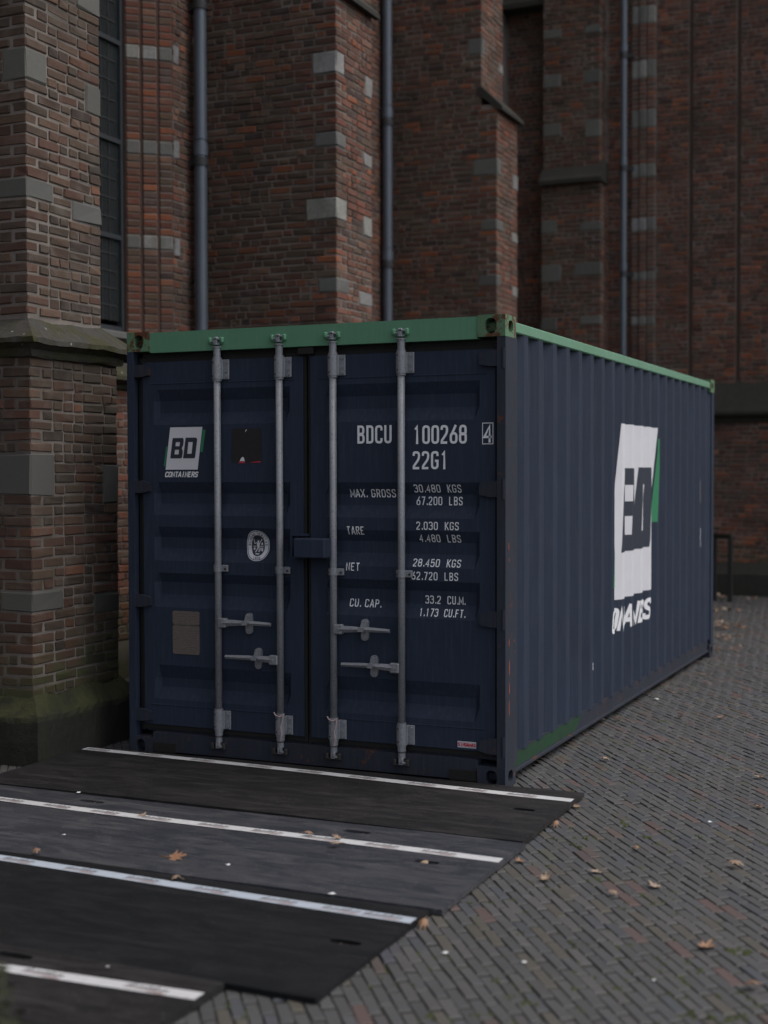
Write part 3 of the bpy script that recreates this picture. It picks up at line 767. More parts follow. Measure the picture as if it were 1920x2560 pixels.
def casting(x_out, sx, y_out, sy, z0, top, matname):
    """ISO corner casting: sx, sy point inward from the outer faces"""
    W_, L_, H_ = 0.162, 0.178, 0.118
    mb = MB()
    xa, ya = x_out, y_out
    holed_face(mb, 0, W_, 0, H_, oval(0.085 if top else 0.08, 0.058, 0.033, 0.042), lambda a, b, d: (xa + sx * a, ya + sy * d, z0 + b), 0.06)
    holed_face(mb, 0, L_, 0, H_, oval(0.092, 0.058, 0.040, 0.034), lambda a, b, d: (xa + sx * d, ya + sy * a, z0 + b), 0.06)
    x_, y_ = xa + sx * W_, ya + sy * L_
    for zz in (z0, z0 + H_): mb.add([(xa, ya, zz), (x_, ya, zz), (x_, y_, zz), (xa, y_, zz)], [(0, 1, 2, 3)])
    mb.add([(x_, ya, z0), (x_, y_, z0), (x_, y_, z0 + H_), (x_, ya, z0 + H_)], [(0, 1, 2, 3)])
    mb.add([(xa, y_, z0), (x_, y_, z0), (x_, y_, z0 + H_), (xa, y_, z0 + H_)], [(0, 1, 2, 3)])
    return mb.build('corner_casting', MAT[matname], cont)
for xo, sx in ((CX1, -1), (CX0, 1)):
    for yo, sy in ((0.0, 1), (CY1, -1)):
        casting(xo, sx, yo, sy, CZ - 0.118, True, 'green_worn'); casting(xo, sx, yo, sy, 0.0, False, 'navy_worn')
# front header, sill, posts
mb = MB(); mb.prism([(0.006, 2.463), (0.004, 2.585), (0.04, 2.588), (0.12, 2.585), (0.12, 2.463)], lambda a, b, h: (h, a, b), CX0 + 0.163, CX1 - 0.163)
mb.build('front_header', MAT['green_paint'], cont)
MB().box(CX0 + 0.08, CX1 - 0.048, 0.050, 0.11, 2.405, 2.462).build('header_underside', MAT['rubber_seal'], cont)
MB().box(CX0 + 0.163, CX1 - 0.163, 0.012, 0.16, 0.035, 0.150).box(CX0 + 0.08, CX1 - 0.05, 0.055, 0.16, 0.15, 0.20).build('door_sill', MAT['navy_worn'], cont)
for a, b in ((-0.331, -0.168), (-2.27, -2.11)): MB().box(a, b, 0.006, 0.0115, 0.03, 0.088).build('sill_recess_shade', MAT['rubber_seal'], cont)  # thin dark plates on the sill, painted shade instead of hollow pockets
mb = MB(); mb.prism([(CX1 - 0.048, 0.0), (CX1, 0.004), (CX1, 0.205), (CX1 - 0.02, 0.205), (CX1 - 0.02, 0.05), (CX1 - 0.048, 0.05)], lambda a, b, h: (a, b, h), 0.118, CZ - 0.118)
mb.build('corner_post', MAT['navy_worn'], cont)
mb = MB(); mb.prism([(CX0, 0.0), (CX0 + 0.045, 0.0), (CX0 + 0.045, 0.05), (CX0 + 0.02, 0.05), (CX0 + 0.02, 0.205), (CX0, 0.205)], lambda a, b, h: (a, b, h), 0.118, CZ - 0.118)
mb.build('corner_post', MAT['navy_paint'], cont)
for xa, xb in ((CX1 - 0.10, CX1 - 0.002), (CX0 + 0.002, CX0 + 0.10)): MB().box(xa, xb, CY1 - 0.12, CY1 - 0.002, 0.118, CZ - 0.118).build('corner_post', MAT['navy_paint'], cont)
for xa, xb in ((CX1 - 0.075, CX1 - 0.006), (CX0 + 0.006, CX0 + 0.075)):
    MB().cbox(((xa + xb) / 2, CY1 / 2, 2.536), ((xb - xa) / 2, CY1 / 2 - 0.179, 0.030), 0.006).build('top_side_rail', MAT['green_rail'], cont)
mb = MB(); mb.prism([(CX1 - 0.045, 0.055), (CX1 - 0.008, 0.055), (CX1 - 0.008, 0.068), (CX1 - 0.022, 0.072), (CX1 - 0.022, 0.165), (CX1 - 0.06, 0.165)], lambda a, b, h: (a, h, b), 0.178, CY1 - 0.178)
rail = mb.build('bottom_side_rail', MAT['navy_worn'], cont)
MB().add([(-0.0205, 0.182, 0.078), (-0.0205, 1.45, 0.078), (-0.0205, 1.62, 0.160), (-0.0205, 0.182, 0.160)], [(0, 1, 2, 3)]).build('green_repaint_patch', MAT['green_repaint'], rail)
MB().box(CX0 + 0.01, CX0 + 0.05, 0.178, CY1 - 0.178, 0.055, 0.165).build('bottom_side_rail', MAT['navy_worn'], cont)
# corrugated sides: pitch 0.2805 m, far edge of each outer flat at 0.435 + k * pitch
PIT, XO, XI = 0.2805, -0.012, -0.048
SB = []          # breakpoints (y, x)
SB.append((0.178, XO))
y_ = 0.435 - 0.072 - 0.068 - 0.070
SB += [(0.225, XO)]
for k in range(20):
    e = 0.435 + k * PIT
    SB += [(e - 0.072 - 0.068, XI), (e - 0.072, XO), (e, XO), (e + 0.068, XI)]
SB = [p for p in SB if p[0] < 5.86]
SB += [(5.93, XO), (6.0, XO)]
SB = sorted(SB)
_sy = np.array([p[0] for p in SB]); _sx = np.array([p[1] for p in SB])
def side_x(y): return float(np.interp(y, _sy, _sx))
def panel(xs, name, zt=2.51, zb=0.16):
    mb = MB(); nz = 12
    v = [(xs(x), y, zb + (zt - zb) * k / nz) for y, x in SB for k in range(nz + 1)]
    f = [(a * (nz + 1) + k, (a + 1) * (nz + 1) + k, (a + 1) * (nz + 1) + k + 1, a * (nz + 1) + k + 1) for a in range(len(SB) - 1) for k in range(nz)]
    mb.add(v, f); return mb.build(name, MAT['navy_paint'], cont)
side = panel(lambda x: x, 'side_panel')
panel(lambda x: CX0 - x, 'side_panel')
# scalloped weld flange where the corrugation lands on the bottom rail
MB().add([(p, y, 0.1665) for y, x in SB for p in (x, -0.07)], [(2 * k, 2 * k + 2, 2 * k + 3, 2 * k + 1) for k in range(len(SB) - 1)]).build('bottom_flange', MAT['navy_worn'], cont)
mb = MB()
rv = []
for k in range(58):
    yy = 0.12 + 5.82 * k / 57; zz = 2.575 if (k // 2) % 2 else 2.555
    rv += [(CX0 + 0.07, yy, zz), (CX1 - 0.07, yy, zz)]
mb.add(rv, [(2 * k, 2 * k + 1, 2 * k + 3, 2 * k + 2) for k in range(57)]); mb.build('roof', MAT['navy_paint'], cont)
MB().box(CX0 + 0.1, CX1 - 0.1, CY1 - 0.05, CY1 - 0.02, 0.10, 2.53).build('front_wall', MAT['navy_paint'], cont)
MB().box(CX0 + 0.06, CX1 - 0.06, 0.165, CY1 - 0.06, 0.10, 0.15).build('floor', MAT['dark_steel'], cont)

# doors: flat frame with a pressed panel of horizontal grooves
YD, YG = 0.030, 0.064
GR = [(2.239, 2.171, 2.098, 2.025), (1.679, 1.611, 1.549, 1.478), (1.407, 1.343, 1.276, 1.201), (1.126, 1.070, 0.995, 0.917), (0.563, 0.481, 0.427, 0.354)]
DZ = [(0.195, YD)]
for g in reversed(GR): DZ += [(g[3], YD), (g[2], YG), (g[1], YG), (g[0], YD)]
DZ += [(2.408, YD)]
_dz = np.array([p[0] for p in DZ]); _dy = np.array([p[1] for p in DZ])
def door_y(z): return float(np.interp(z, _dz, _dy))
def door(xa, xb, ia, ib):
    mb = MB()
    # stamped panel between ia and ib, flat stiles outside, groove ends closed by sloping cheeks
    xs = [xa, ia, ia + 0.03, ib - 0.03, ib, xb]
    zs = [p[0] for p in DZ]
    v = []
    for x in xs:
        flat = x in (xa, ia, ib, xb)
        for z, y in DZ: v.append((x, YD if flat else y, z))
    n = len(zs)
    f = [(a * n + k, (a + 1) * n + k, (a + 1) * n + k + 1, a * n + k + 1) for a in range(5) for k in range(n - 1)]
    mb.add(v, f)
    mb.box(xa, xb, YD + 0.045, YD + 0.055, 0.195, 2.408)
    for x0, x1, z0, z1 in ((xa, xa + 0.001, 0.195, 2.408), (xb - 0.001, xb, 0.195, 2.408)): mb.add([(x0, YD, z0), (x0, YD + 0.05, z0), (x0, YD + 0.05, z1), (x0, YD, z1)], [(0, 1, 2, 3)])
    for zz in (0.195, 2.408): mb.add([(xa, YD, zz), (xb, YD, zz), (xb, YD + 0.05, zz), (xa, YD + 0.05, zz)], [(0, 1, 2, 3)])
    d = mb.build('door', MAT['navy_paint'], cont)
    # raised weld lines near the head and foot
    for zz in (2.276, 0.318): MB().cbox(((xa + xb) / 2, YD, zz), ((xb - xa) / 2 - 0.05, 0.003, 0.004), 0.002).build('weld_line', MAT['navy_paint'], d)
    return d
dl = door(-2.345, -1.244, -2.268, -1.332); dl['label'] = 'left container door with the white logo, seal and data plate'
dr = door(-1.197, -0.067, -1.101, -0.158); dr['label'] = 'right container door with the white number and weight table'
def frame_seal(xa, xb, d):
    MB().box(xa - 0.018, xa, 0.040, 0.075, 0.155, 2.43).box(xb, xb + 0.016, 0.040, 0.075, 0.155, 2.43).box(xa, xb, 0.040, 0.075, 2.408, 2.43).box(xa, xb, 0.040, 0.075, 0.165, 0.195).build('gasket', MAT['rubber_seal'], d)
frame_seal(-2.345, -1.244, dl); frame_seal(-1.197, -0.067, dr)
MB().box(CX0 + 0.044, -2.362, 0.06, 0.075, 0.15, 2.44).box(-0.052, CX1 - 0.047, 0.06, 0.075, 0.15, 2.44).box(-1.229, -1.212, 0.066, 0.08, 0.16, 2.43).build('door_gap_seal', MAT['rubber_seal'], cont)
def hinge(d, xp, s, zc, h):
    mb = MB()
    mb.prism([(xp, zc - h / 2), (xp - s * 0.075, zc - h / 2), (xp - s * 0.135, zc - h * 0.36), (xp - s * 0.135, zc + h * 0.30), (xp - s * 0.075, zc + h / 2), (xp, zc + h / 2)], lambda a, b, hh: (a, hh, b), 0.004, YD)
    mb.cyl((xp + s * 0.004, 0.012, zc - h / 2 - 0.012), (xp + s * 0.004, 0.012, zc + h / 2 + 0.012), 0.014, n=12)
    mb.build('hinge', MAT['navy_worn'], d)
for z in (2.356, 1.643, 0.930, 0.232): hinge(dr, -0.018, 1, z, 0.088)
for z in (2.356, 1.650, 0.952, 0.250): hinge(dl, -2.420, -1, z, 0.075)

# locking bars with housings, guides, cams
def locking_bar(x, d, rope=None):
    mb = MB(); mb.cyl((x, 0.002, 0.155), (x, 0.002, 2.45), 0.0205, n=18)
    lb = mb.build('locking_bar', MAT['galvanised_steel'], cont, True)
    for z0, z1 in ((2.289, 2.407), (0.201, 0.312)):
        b_ = MB().cyl((x, 0.002, z0), (x, 0.002, z1), 0.030, n=20)
        b_.cyl((x, 0.002, z0 - 0.012), (x, 0.002, z0), 0.0265, n=20).cyl((x, 0.002, z1), (x, 0.002, z1 + 0.012), 0.0265, n=20)
        b_.cbox((x + 0.018, 0.0235, (z0 + z1) / 2), (0.052, 0.006, (z1 - z0) / 2), 0.003)
        b_.cbox((x - 0.0, 0.018, (z0 + z1) / 2), (0.034, 0.010, (z1 - z0) / 2), 0.003)
        b_.build('bar_housing', MAT['galvanised_steel'], lb)
        for zz in (z0 + 0.018, z1 - 0.018):
            MB().cyl((x + 0.052, 0.018, zz), (x + 0.052, 0.008, zz), 0.0095, n=8).build('bolt', MAT['galvanised_steel'], lb)
            MB().cyl((x - 0.012, -0.024, zz), (x - 0.012, -0.0285, zz), 0.0052, n=8).build('rivet', MAT['dark_grease'], lb)
        MB().cyl((x + 0.05, 0.018, (z0 + z1) / 2 - 0.012), (x + 0.05, 0.009, (z0 + z1) / 2 - 0.012), 0.007, n=8).build('bolt', MAT['galvanised_steel'], lb)
    b_ = MB().cbox((x + 0.012, 0.016, 1.165), (0.048, 0.010, 0.020), 0.003).cyl((x, 0.002, 1.146), (x, 0.002, 1.185), 0.0262, n=18)
    b_.build('bar_guide', MAT['galvanised_steel'], lb)
    for dx in (-0.022, 0.048): MB().cyl((x + dx, 0.008 if dx > 0 else -0.004, 1.163), (x + dx, -0.004 if dx > 0 else -0.020, 1.163), 0.006, n=8).build('rivet', MAT['dark_grease'], lb)
    # cam end at the header
    c_ = MB().cyl((x, 0.002, 2.42), (x, 0.002, 2.475), 0.0215, n=16).cyl((x, 0.002, 2.475), (x, 0.002, 2.483), 0.027, n=16).cyl((x, 0.002, 2.493), (x, 0.002, 2.501), 0.025, n=16)
    c_.cbox((x, -0.008, 2.517), (0.013, 0.012, 0.022), 0.004).cbox((x + 0.014, -0.010, 2.526), (0.030, 0.010, 0.006), 0.003).cbox((x - 0.02, -0.006, 2.512), (0.012, 0.012, 0.005), 0.003)
    c_.build('cam', MAT['galvanised_steel'], lb)
    for s_ in (-1, 1):
        k_ = MB(); k_.cbox((x + s_ * 0.040, -0.006, 2.520), (0.010, 0.014, 0.017), 0.005).cbox((x + s_ * 0.030, -0.002, 2.503), (0.014, 0.010, 0.005), 0.003).cyl((x + s_ * 0.040, -0.018, 2.521), (x + s_ * 0.040, -0.024, 2.521), 0.006, n=8)
        k_.build('cam_keeper', MAT['green_paint'], cont)
    c_ = MB().cyl((x, 0.002, 0.165), (x, 0.002, 0.195), 0.024, n=16).cyl((x, 0.002, 0.125), (x, 0.002, 0.165), 0.020, n=16)
    c_.cbox((x, -0.006, 0.108), (0.014, 0.012, 0.020), 0.004).cbox((x + 0.02, -0.008, 0.100), (0.026, 0.010, 0.006), 0.003)
    c_.build('cam', MAT['galvanised_steel'], lb)
    for s_ in (-1, 1): MB().cbox((x + s_ * 0.038, -0.004, 0.105), (0.010, 0.015, 0.015), 0.004).cbox((x + s_ * 0.032, -0.004, 0.088), (0.016, 0.012, 0.004), 0.002).build('cam_keeper', MAT['dark_grease'], cont)
    return lb
bars = [locking_bar(-1.803, dl), locking_bar(-1.386, dl), locking_bar(-1.039, dr), locking_bar(-0.614, dr)]
def rrect(x0, x1, z0, z1, r):
    out = []
    for cx, cz, a0 in ((x1 - r, z1 - r, 0), (x0 + r, z1 - r, 90), (x0 + r, z0 + r, 180), (x1 - r, z0 + r, 270)):
        for k in range(5): t = math.radians(a0 + k * 22.5); out.append((cx + r * math.cos(t), cz + r * math.sin(t)))
    return out
def handle(xh, xe, zc, zcatch_x, s, lb):
    """hub clamped to the bar, handle lever running to xe, held in a catch"""
    MB().cbox(((xh + xh + s * 0.052) / 2, -0.008, zc), (0.028, 0.018, 0.028), 0.005).cyl((xh + s * 0.03, -0.026, zc), (xh + s * 0.03, -0.034, zc), 0.009, n=10).build('handle_hub', MAT['galvanised_steel'], lb)
    mb = MB()
    pts = [(xh + s * 0.04, zc + 0.002, 0.020), ((xh + zcatch_x) / 2 + s * 0.02, zc + 0.004, 0.018), (zcatch_x, zc + 0.006, 0.012), (zcatch_x + s * 0.05, zc + 0.006, 0.014), (xe, zc + 0.004, 0.011)]
    v = []
    for a, z, hh in pts:
        for yy, zz in ((-0.020, -hh), (-0.030, 0), (-0.020, hh), (-0.010, hh * 0.8), (-0.008, -hh * 0.8)): v.append((a, yy, z + zz))
    f = [(5 * k + j, 5 * k + (j + 1) % 5, 5 * k + 5 + (j + 1) % 5, 5 * k + 5 + j) for k in range(4) for j in range(5)] + [(4, 3, 2, 1, 0), (20, 21, 22, 23, 24)]
    mb.add(v, f); mb.build('door_handle', MAT['galvanised_steel'], lb)
    c_ = MB()
    c_.prism(rrect(zcatch_x - 0.022, zcatch_x + 0.022, zc - 0.062, zc + 0.062, 0.02), lambda a, b, h: (a, h, b), 0.012, 0.0295)
    for dz in (0.042, -0.044): c_.cyl((zcatch_x, 0.012, zc + dz), (zcatch_x, 0.004, zc + dz), 0.009, n=10)
    c_.prism([(zcatch_x - 0.017, zc + 0.010), (zcatch_x + 0.017, zc + 0.010), (zcatch_x + 0.014, zc + 0.050), (zcatch_x - 0.006, zc + 0.054)], lambda a, b, h: (a, h, b), -0.016, 0.012)
    c_.prism([(zcatch_x - 0.024, zc + 0.012), (zcatch_x - 0.018, zc - 0.006), (zcatch_x + 0.012, zc - 0.006), (zcatch_x + 0.022, zc + 0.014), (zcatch_x + 0.006, zc + 0.022), (zcatch_x - 0.008, zc + 0.022)], lambda a, b, h: (a, h, b), -0.042, -0.030)
    c_.build('handle_catch', MAT['galvanised_steel'], lb)
handle(-1.793, -1.440, 0.842, -1.602, 1, bars[0])
handle(-1.396, -1.745, 0.638, -1.540, -1, bars[1])
handle(-1.029, -0.680, 0.838, -0.848, 1, bars[2])
handle(-0.624, -0.980, 0.634, -0.790, -1, bars[3])
# seal wires on two bars
def wire(x, lb):
    pts = [(x - 0.031, -0.022, 0.332), (x - 0.015, -0.032, 0.318), (x + 0.012, -0.034, 0.310), (x + 0.031, -0.024, 0.326), (x + 0.030, -0.030, 0.29), (x + 0.020, -0.036, 0.25), (x + 0.026, -0.036, 0.21), (x + 0.018, -0.034, 0.17)]
    mb = MB()
    for a, b in zip(pts[:-1], pts[1:]): mb.cyl(a, b, 0.004, n=6)
    mb.build('seal_wire', MAT['faint_print'], lb)
wire(-1.386, bars[1]); wire(-1.039, bars[2])
MB().cbox((-1.220, 0.020, 2.437), (0.050, 0.012, 0.020), 0.004).build('joint_cover', MAT['rubber_seal'], dr)
# lock box over the door joint
lk = MB().cbox((-1.150, -0.035, 1.302), (0.100, 0.055, 0.056), 0.006)
lk.box(-1.262, -1.245, -0.02, 0.028, 1.25, 1.352).box(-1.300, -1.262, 0.010, 0.0285, 1.25, 1.375)
lk.build('lock_box', MAT['navy_paint'], dr)
MB().box(-1.305, -1.205, -0.022, 0.0285, 1.368, 1.380).box(-1.305, -1.293, -0.02, 0.0285, 1.245, 1.368).box(-1.29, -1.20, -0.02, 0.0285, 1.238, 1.246).build('lock_box_frame', MAT['navy_paint'], dl)

# ------------------------------------------------------------------ lettering (own stroke alphabet)
GW = 0.46
S_ = 's'
GLY = {
 '0': [[(.02, 0), (.02, 1), (.44, 1), (.44, 0), (.02, 0), 'c']],
 '1': [[(.10, .82, S_), (.24, 1, S_), (.24, 0)]],
 '2': [[(.03, .78), (.03, 1), (.43, 1), (.43, .60), (.03, .12), (.03, 0, S_), (.44, 0)]],
 '3': [[(.03, .82), (.03, 1), (.43, 1), (.43, .54), (.18, .54)], [(.26, .54), (.44, .54), (.44, 0), (.02, 0), (.02, .2)]],
 '4': [[(.34, 0), (.34, .96, S_), (.02, .28, S_), (.46, .28)]],
 '5': [[(.42, 1), (.06, 1, S_), (.04, .52, S_), (.20, .62), (.44, .60), (.44, 0), (.02, 0), (.02, .2)]],
 '6': [[(.36, 1), (.05, .44)], [(.02, 0), (.02, .56), (.44, .56), (.44, 0), (.02, 0), 'c']],
 '7': [[(.02, 1), (.44, 1, S_), (.18, 0)]],
 '8': [[(.23, .54), (.03, .54), (.03, 1), (.43, 1), (.43, .54), (.23, .54)], [(.23, .50), (.44, .50), (.44, 0), (.02, 0), (.02, .50), (.23, .50)]],
 '9': [[(.10, 0), (.41, .56)], [(.02, .44), (.02, 1), (.44, 1), (.44, .44), (.02, .44), 'c']],
 'A': [[(.0, 0), (.21, 1)], [(.25, 1), (.46, 0)], [(.09, .28), (.37, .28)]],
 'B': [[(.04, 0), (.04, 1)], [(.08, 1), (.42, 1), (.42, .54), (.08, .54)], [(.08, .48), (.44, .48), (.44, 0), (.08, 0)]],
 'C': [[(.43, .74), (.43, 1), (.02, 1), (.02, 0), (.43, 0), (.43, .26)]],
 'D': [[(.04, 0), (.04, 1)], [(.09, 1), (.43, 1), (.43, 0), (.09, 0)]],
 'E': [[(.42, 1), (.04, 1, S_), (.04, 0, S_), (.42, 0)], [(.09, .52), (.36, .52)]],
 'F': [[(.42, 1), (.04, 1, S_), (.04, 0)], [(.09, .52), (.36, .52)]],
 'G': [[(.43, .76), (.43, 1), (.02, 1), (.02, 0), (.43, 0), (.43, .46, S_), (.24, .46)]],
 'I': [[(.23, 0), (.23, 1)]],
 'K': [[(.04, 0), (.04, 1)], [(.42, 1), (.09, .46)], [(.17, .52), (.45, 0)]],
 'L': [[(.05, 1), (.05, 0, S_), (.42, 0)]],
 'M': [[(-.04, 0), (-.04, 1, S_), (.23, .22, S_), (.50, 1, S_), (.50, 0)]],
 'N': [[(.03, 0), (.03, 1, S_), (.43, 0, S_), (.43, 1)]],
 'O': [[(.02, 0), (.02, 1), (.44, 1), (.44, 0), (.02, 0), 'c']],
 'P': [[(.04, 0), (.04, 1)], [(.09, 1), (.43, 1), (.43, .46), (.09, .46)]],
 'R': [[(.04, 0), (.04, 1)], [(.09, 1), (.43, 1), (.43, .50), (.09, .50)], [(.24, .45), (.45, 0)]],
 'S': [[(.43, .76), (.43, 1), (.03, 1), (.03, .58), (.43, .44), (.43, 0), (.03, 0), (.03, .24)]],
 'T': [[(.0, 1), (.46, 1)], [(.23, .94), (.23, 0)]],
 'U': [[(.03, 1), (.03, 0), (.43, 0), (.43, 1)]],
 'V': [[(.0, 1), (.23, 0, S_), (.46, 1)]],
 'X': [[(.0, 0), (.46, 1)], [(.0, 1), (.20, .53)], [(.26, .47), (.46, 0)]],
 '.': [[(.10, -.06), (.10, .17)]],
}
def round_path(st):
    closed = st[-1] == 'c'
    pts = [p for p in st if p != 'c']
    if closed: pts = pts[:-1]
    out = []; n = len(pts)
    for k, p in enumerate(pts):
        P = np.array(p[:2], float)
        if (not closed and k in (0, n - 1)) or len(p) == 3: out.append(P); continue
        A, Bp = np.array(pts[(k - 1) % n][:2], float), np.array(pts[(k + 1) % n][:2], float)
        r_ = min(0.19, np.linalg.norm(A - P) * 0.5, np.linalg.norm(Bp - P) * 0.5)
        a = P + (A - P) / max(np.linalg.norm(A - P), 1e-6) * r_; b = P + (Bp - P) / max(np.linalg.norm(Bp - P), 1e-6) * r_
        for t in (0, .25, .5, .75, 1): out.append((1 - t) ** 2 * a + 2 * t * (1 - t) * P + t * t * b)
    res = [out[0]]
    for q in out[1:]:
        if np.linalg.norm(q - res[-1]) > 1e-3: res.append(q)
    if closed and np.linalg.norm(res[0] - res[-1]) < 1e-3: res.pop()
    return res, closed
def ribbon(path, closed, w):
    """quads of a stroke in metres; constant width, mitred"""
    n = len(path); L, Rr = [], []
    for k in range(n):
        a = path[(k - 1) % n] if (closed or k > 0) else None; b = path[(k + 1) % n] if (closed or k < n - 1) else None
        d1 = (path[k] - a) / np.linalg.norm(path[k] - a) if a is not None else None
        d2 = (b - path[k]) / np.linalg.norm(b - path[k]) if b is not None else None
        if d1 is None: d1 = d2
        if d2 is None: d2 = d1
        n1, n2 = np.array([-d1[1], d1[0]]), np.array([-d2[1], d2[0]])
        mm = n1 + n2; mm = mm / max(np.linalg.norm(mm), 1e-6); s_ = min(1 / max(mm @ n1, 0.4), 1.9)
        L.append(path[k] + mm * w / 2 * s_); Rr.append(path[k] - mm * w / 2 * s_)
    return [(L[k], Rr[k], Rr[(k + 1) % n], L[(k + 1) % n]) for k in range(n if closed else n - 1)]
def text_quads(txt, x0, x1, z0, z1, wt=0.13, shear=0.0, adv=0.70):
    """lays txt into the rectangle; returns list of (layer, quad)"""
    adv_of = lambda ch: 0.40 if ch == ' ' else (0.34 if ch == '.' else adv)
    total = sum(adv_of(c) for c in txt[:-1]) + (GW if txt[-1] != '.' else 0.25)
    sx = (x1 - x0) / total; sz = (z1 - z0)
    w = wt * sz
    out = []; x = 0.0
    for ch in txt:
        for li, st in enumerate(GLY.get(ch, [])):
            path, closed = round_path(st)
            q = [np.array([x0 + (x + p[0]) * sx, z0 + w / 2 + p[1] * (sz - w)]) for p in path]
            if not closed and ch != '.':
                for e, nb in ((0, 1), (-1, -2)):      # run the ends of upright strokes out to the full letter height
                    dd = q[e] - q[nb]; dd /= max(np.linalg.norm(dd), 1e-9)
                    if abs(dd[1]) > 0.5 and (path[e][1] < 0.01 or path[e][1] > 0.99): q[e] = q[e] + dd * w / 2
            for p in q: p[0] += shear * (p[1] - z0)
            out += [(li, qd) for qd in ribbon(q, closed, w)]
        x += adv_of(ch)
    return out
def decal(name, polys, matname, parent, breaks, mapping, base=0.0012):
    """flat print: 2-D polygons cut where the sheet metal bends and laid on it; mapping(a, b, off) -> 3-D point"""
    bm = bmesh.new()
    lay = bm.verts.layers.float.new('off')
    for li, poly in polys:
        vs_ = [bm.verts.new((p[0], p[1], 0)) for p in poly]
        for v in vs_: v[lay] = base + li * 0.0003
        try: bm.faces.new(vs_)
        except ValueError: pass
    for co, no in breaks:
        bmesh.ops.bisect_plane(bm, geom=bm.verts[:] + bm.edges[:] + bm.faces[:], dist=1e-5, plane_co=co, plane_no=no)
    for v in bm.verts:
        v.co = mapping(v.co.x, v.co.y, max(v[lay], base))
    me = bpy.data.meshes.new(name); bm.to_mesh(me); bm.free()
    me.materials.append(MAT[matname])
    o = link(name, me, parent)
    if 'lettering' in name or name in ('seal_figure', 'sticker_print', 'maker_label_border', 'number_frame', 'logo_green_bar'): o['kind'] = 'stuff'
    return o
DB = [((0, z, 0), (0, 1, 0)) for z in _dz]
on_door = lambda a, b, o: (a, door_y(b) - o, b)
def lettering(txt, x0, x1, z0, z1, wt=0.13, shear=0.0, matname='white_letter', parent=None, name='lettering', adv=0.70):
    return decal(name, text_quads(txt, x0, x1, z0, z1, wt, shear, adv), matname, parent or dr, DB, on_door)
lettering('BDCU', -0.894, -0.689, 1.899, 2.002, 0.13)
lettering('100268', -0.548, -0.238, 1.893, 1.997, 0.13)
lettering('4', -0.133, -0.089, 1.897, 1.997, 0.13)
decal('number_frame', [(0, [(-0.143, 1.888), (-0.079, 1.888), (-0.079, 1.892), (-0.143, 1.892)]), (0, [(-0.143, 2.002), (-0.079, 2.002), (-0.079, 2.006), (-0.143, 2.006)]), (1, [(-0.143, 1.888), (-0.139, 1.888), (-0.139, 2.006), (-0.143, 2.006)]), (1, [(-0.083, 1.888), (-0.079, 1.888), (-0.079, 2.006), (-0.083, 2.006)])], 'white_letter', dr, DB, on_door)
lettering('22G1', -0.552, -0.349, 1.752, 1.853, 0.13)
for t, a, b, c, d in [('MAX. GROSS', -0.952, -0.674, 1.593, 1.640), ('30.480  KGS', -0.554, -0.274, 1.622, 1.667), ('67.200  LBS', -0.545, -0.272, 1.551, 1.599), ('TARE', -0.966, -0.860, 1.380, 1.427),
                      ('2.030  KGS', -0.533, -0.282, 1.414, 1.459), ('4.480  LBS', -0.524, -0.278, 1.344, 1.388), ('NET', -0.970, -0.888, 1.173, 1.219), ('28.450  KGS', -0.557, -0.274, 1.207, 1.250),
                      ('62.720  LBS', -0.562, -0.286, 1.133, 1.178), ('CU. CAP.', -0.959, -0.757, 0.965, 1.010), ('33.2  CU.M.', -0.492, -0.250, 0.998, 1.044), ('1.173  CU.FT.', -0.521, -0.242, 0.929, 0.972)]:
    lettering(t, a, b, c, d, 0.12)
# maker's label
decal('maker_label', [(0, [(-0.288, 0.208), (-0.179, 0.208), (-0.179, 0.243), (-0.288, 0.243)])], 'white_vinyl', dr, DB, on_door)
decal('maker_label_border', [(0, [(-0.285, 0.2115), (-0.182, 0.2115), (-0.182, 0.2125), (-0.285, 0.2125)]), (0, [(-0.285, 0.2385), (-0.182, 0.2385), (-0.182, 0.2395), (-0.285, 0.2395)])], 'navy_vinyl', dr, DB, on_door, 0.002)
decal('lettering', text_quads('SINGAMAS', -0.284, -0.183, 0.215, 0.236, 0.26), 'red_print', dr, DB, on_door, 0.0022)

# company logo, defined once in unit coordinates (u across, v up, leaning) and laid on door and side
def eu(x, y):      # design grid -> unit coordinates
    return ((x - (140 - (y - 48) / 584 * 62)) / 446, 1 - (y - 45) / 586)
def E(pts): return [eu(*p) for p in pts]
B_DARK = [E([(178, 193), (320, 193), (330, 215), (330, 250), (170, 250)]),
          E([(170, 250), (223, 250), (217, 306), (163, 306)]), E([(279, 250), (330, 250), (324, 295), (318, 306), (273, 306)]),
          E([(163, 306), (318, 306), (305, 330), (312, 356), (158, 356)]),
          E([(158, 356), (210, 356), (203, 420), (150, 420)]), E([(267, 356), (312, 356), (320, 372), (315, 420), (260, 420)]),
          E([(150, 420), (315, 420), (310, 455), (298, 475), (145, 475)])]
D_DARK = [E([(357, 190), (500, 190), (517, 212), (513, 250), (350, 250)]),
          E([(350, 250), (397, 250), (380, 412), (331, 412)]), E([(457, 250), (513, 250), (496, 412), (440, 412)]),
          E([(331, 412), (496, 412), (492, 452), (480, 475), (322, 475)])]
GREEN = [E([(591, 85), (630, 85), (592, 390), (556, 390)]), E([(86, 310), (107, 310), (77, 585), (52, 585)])]
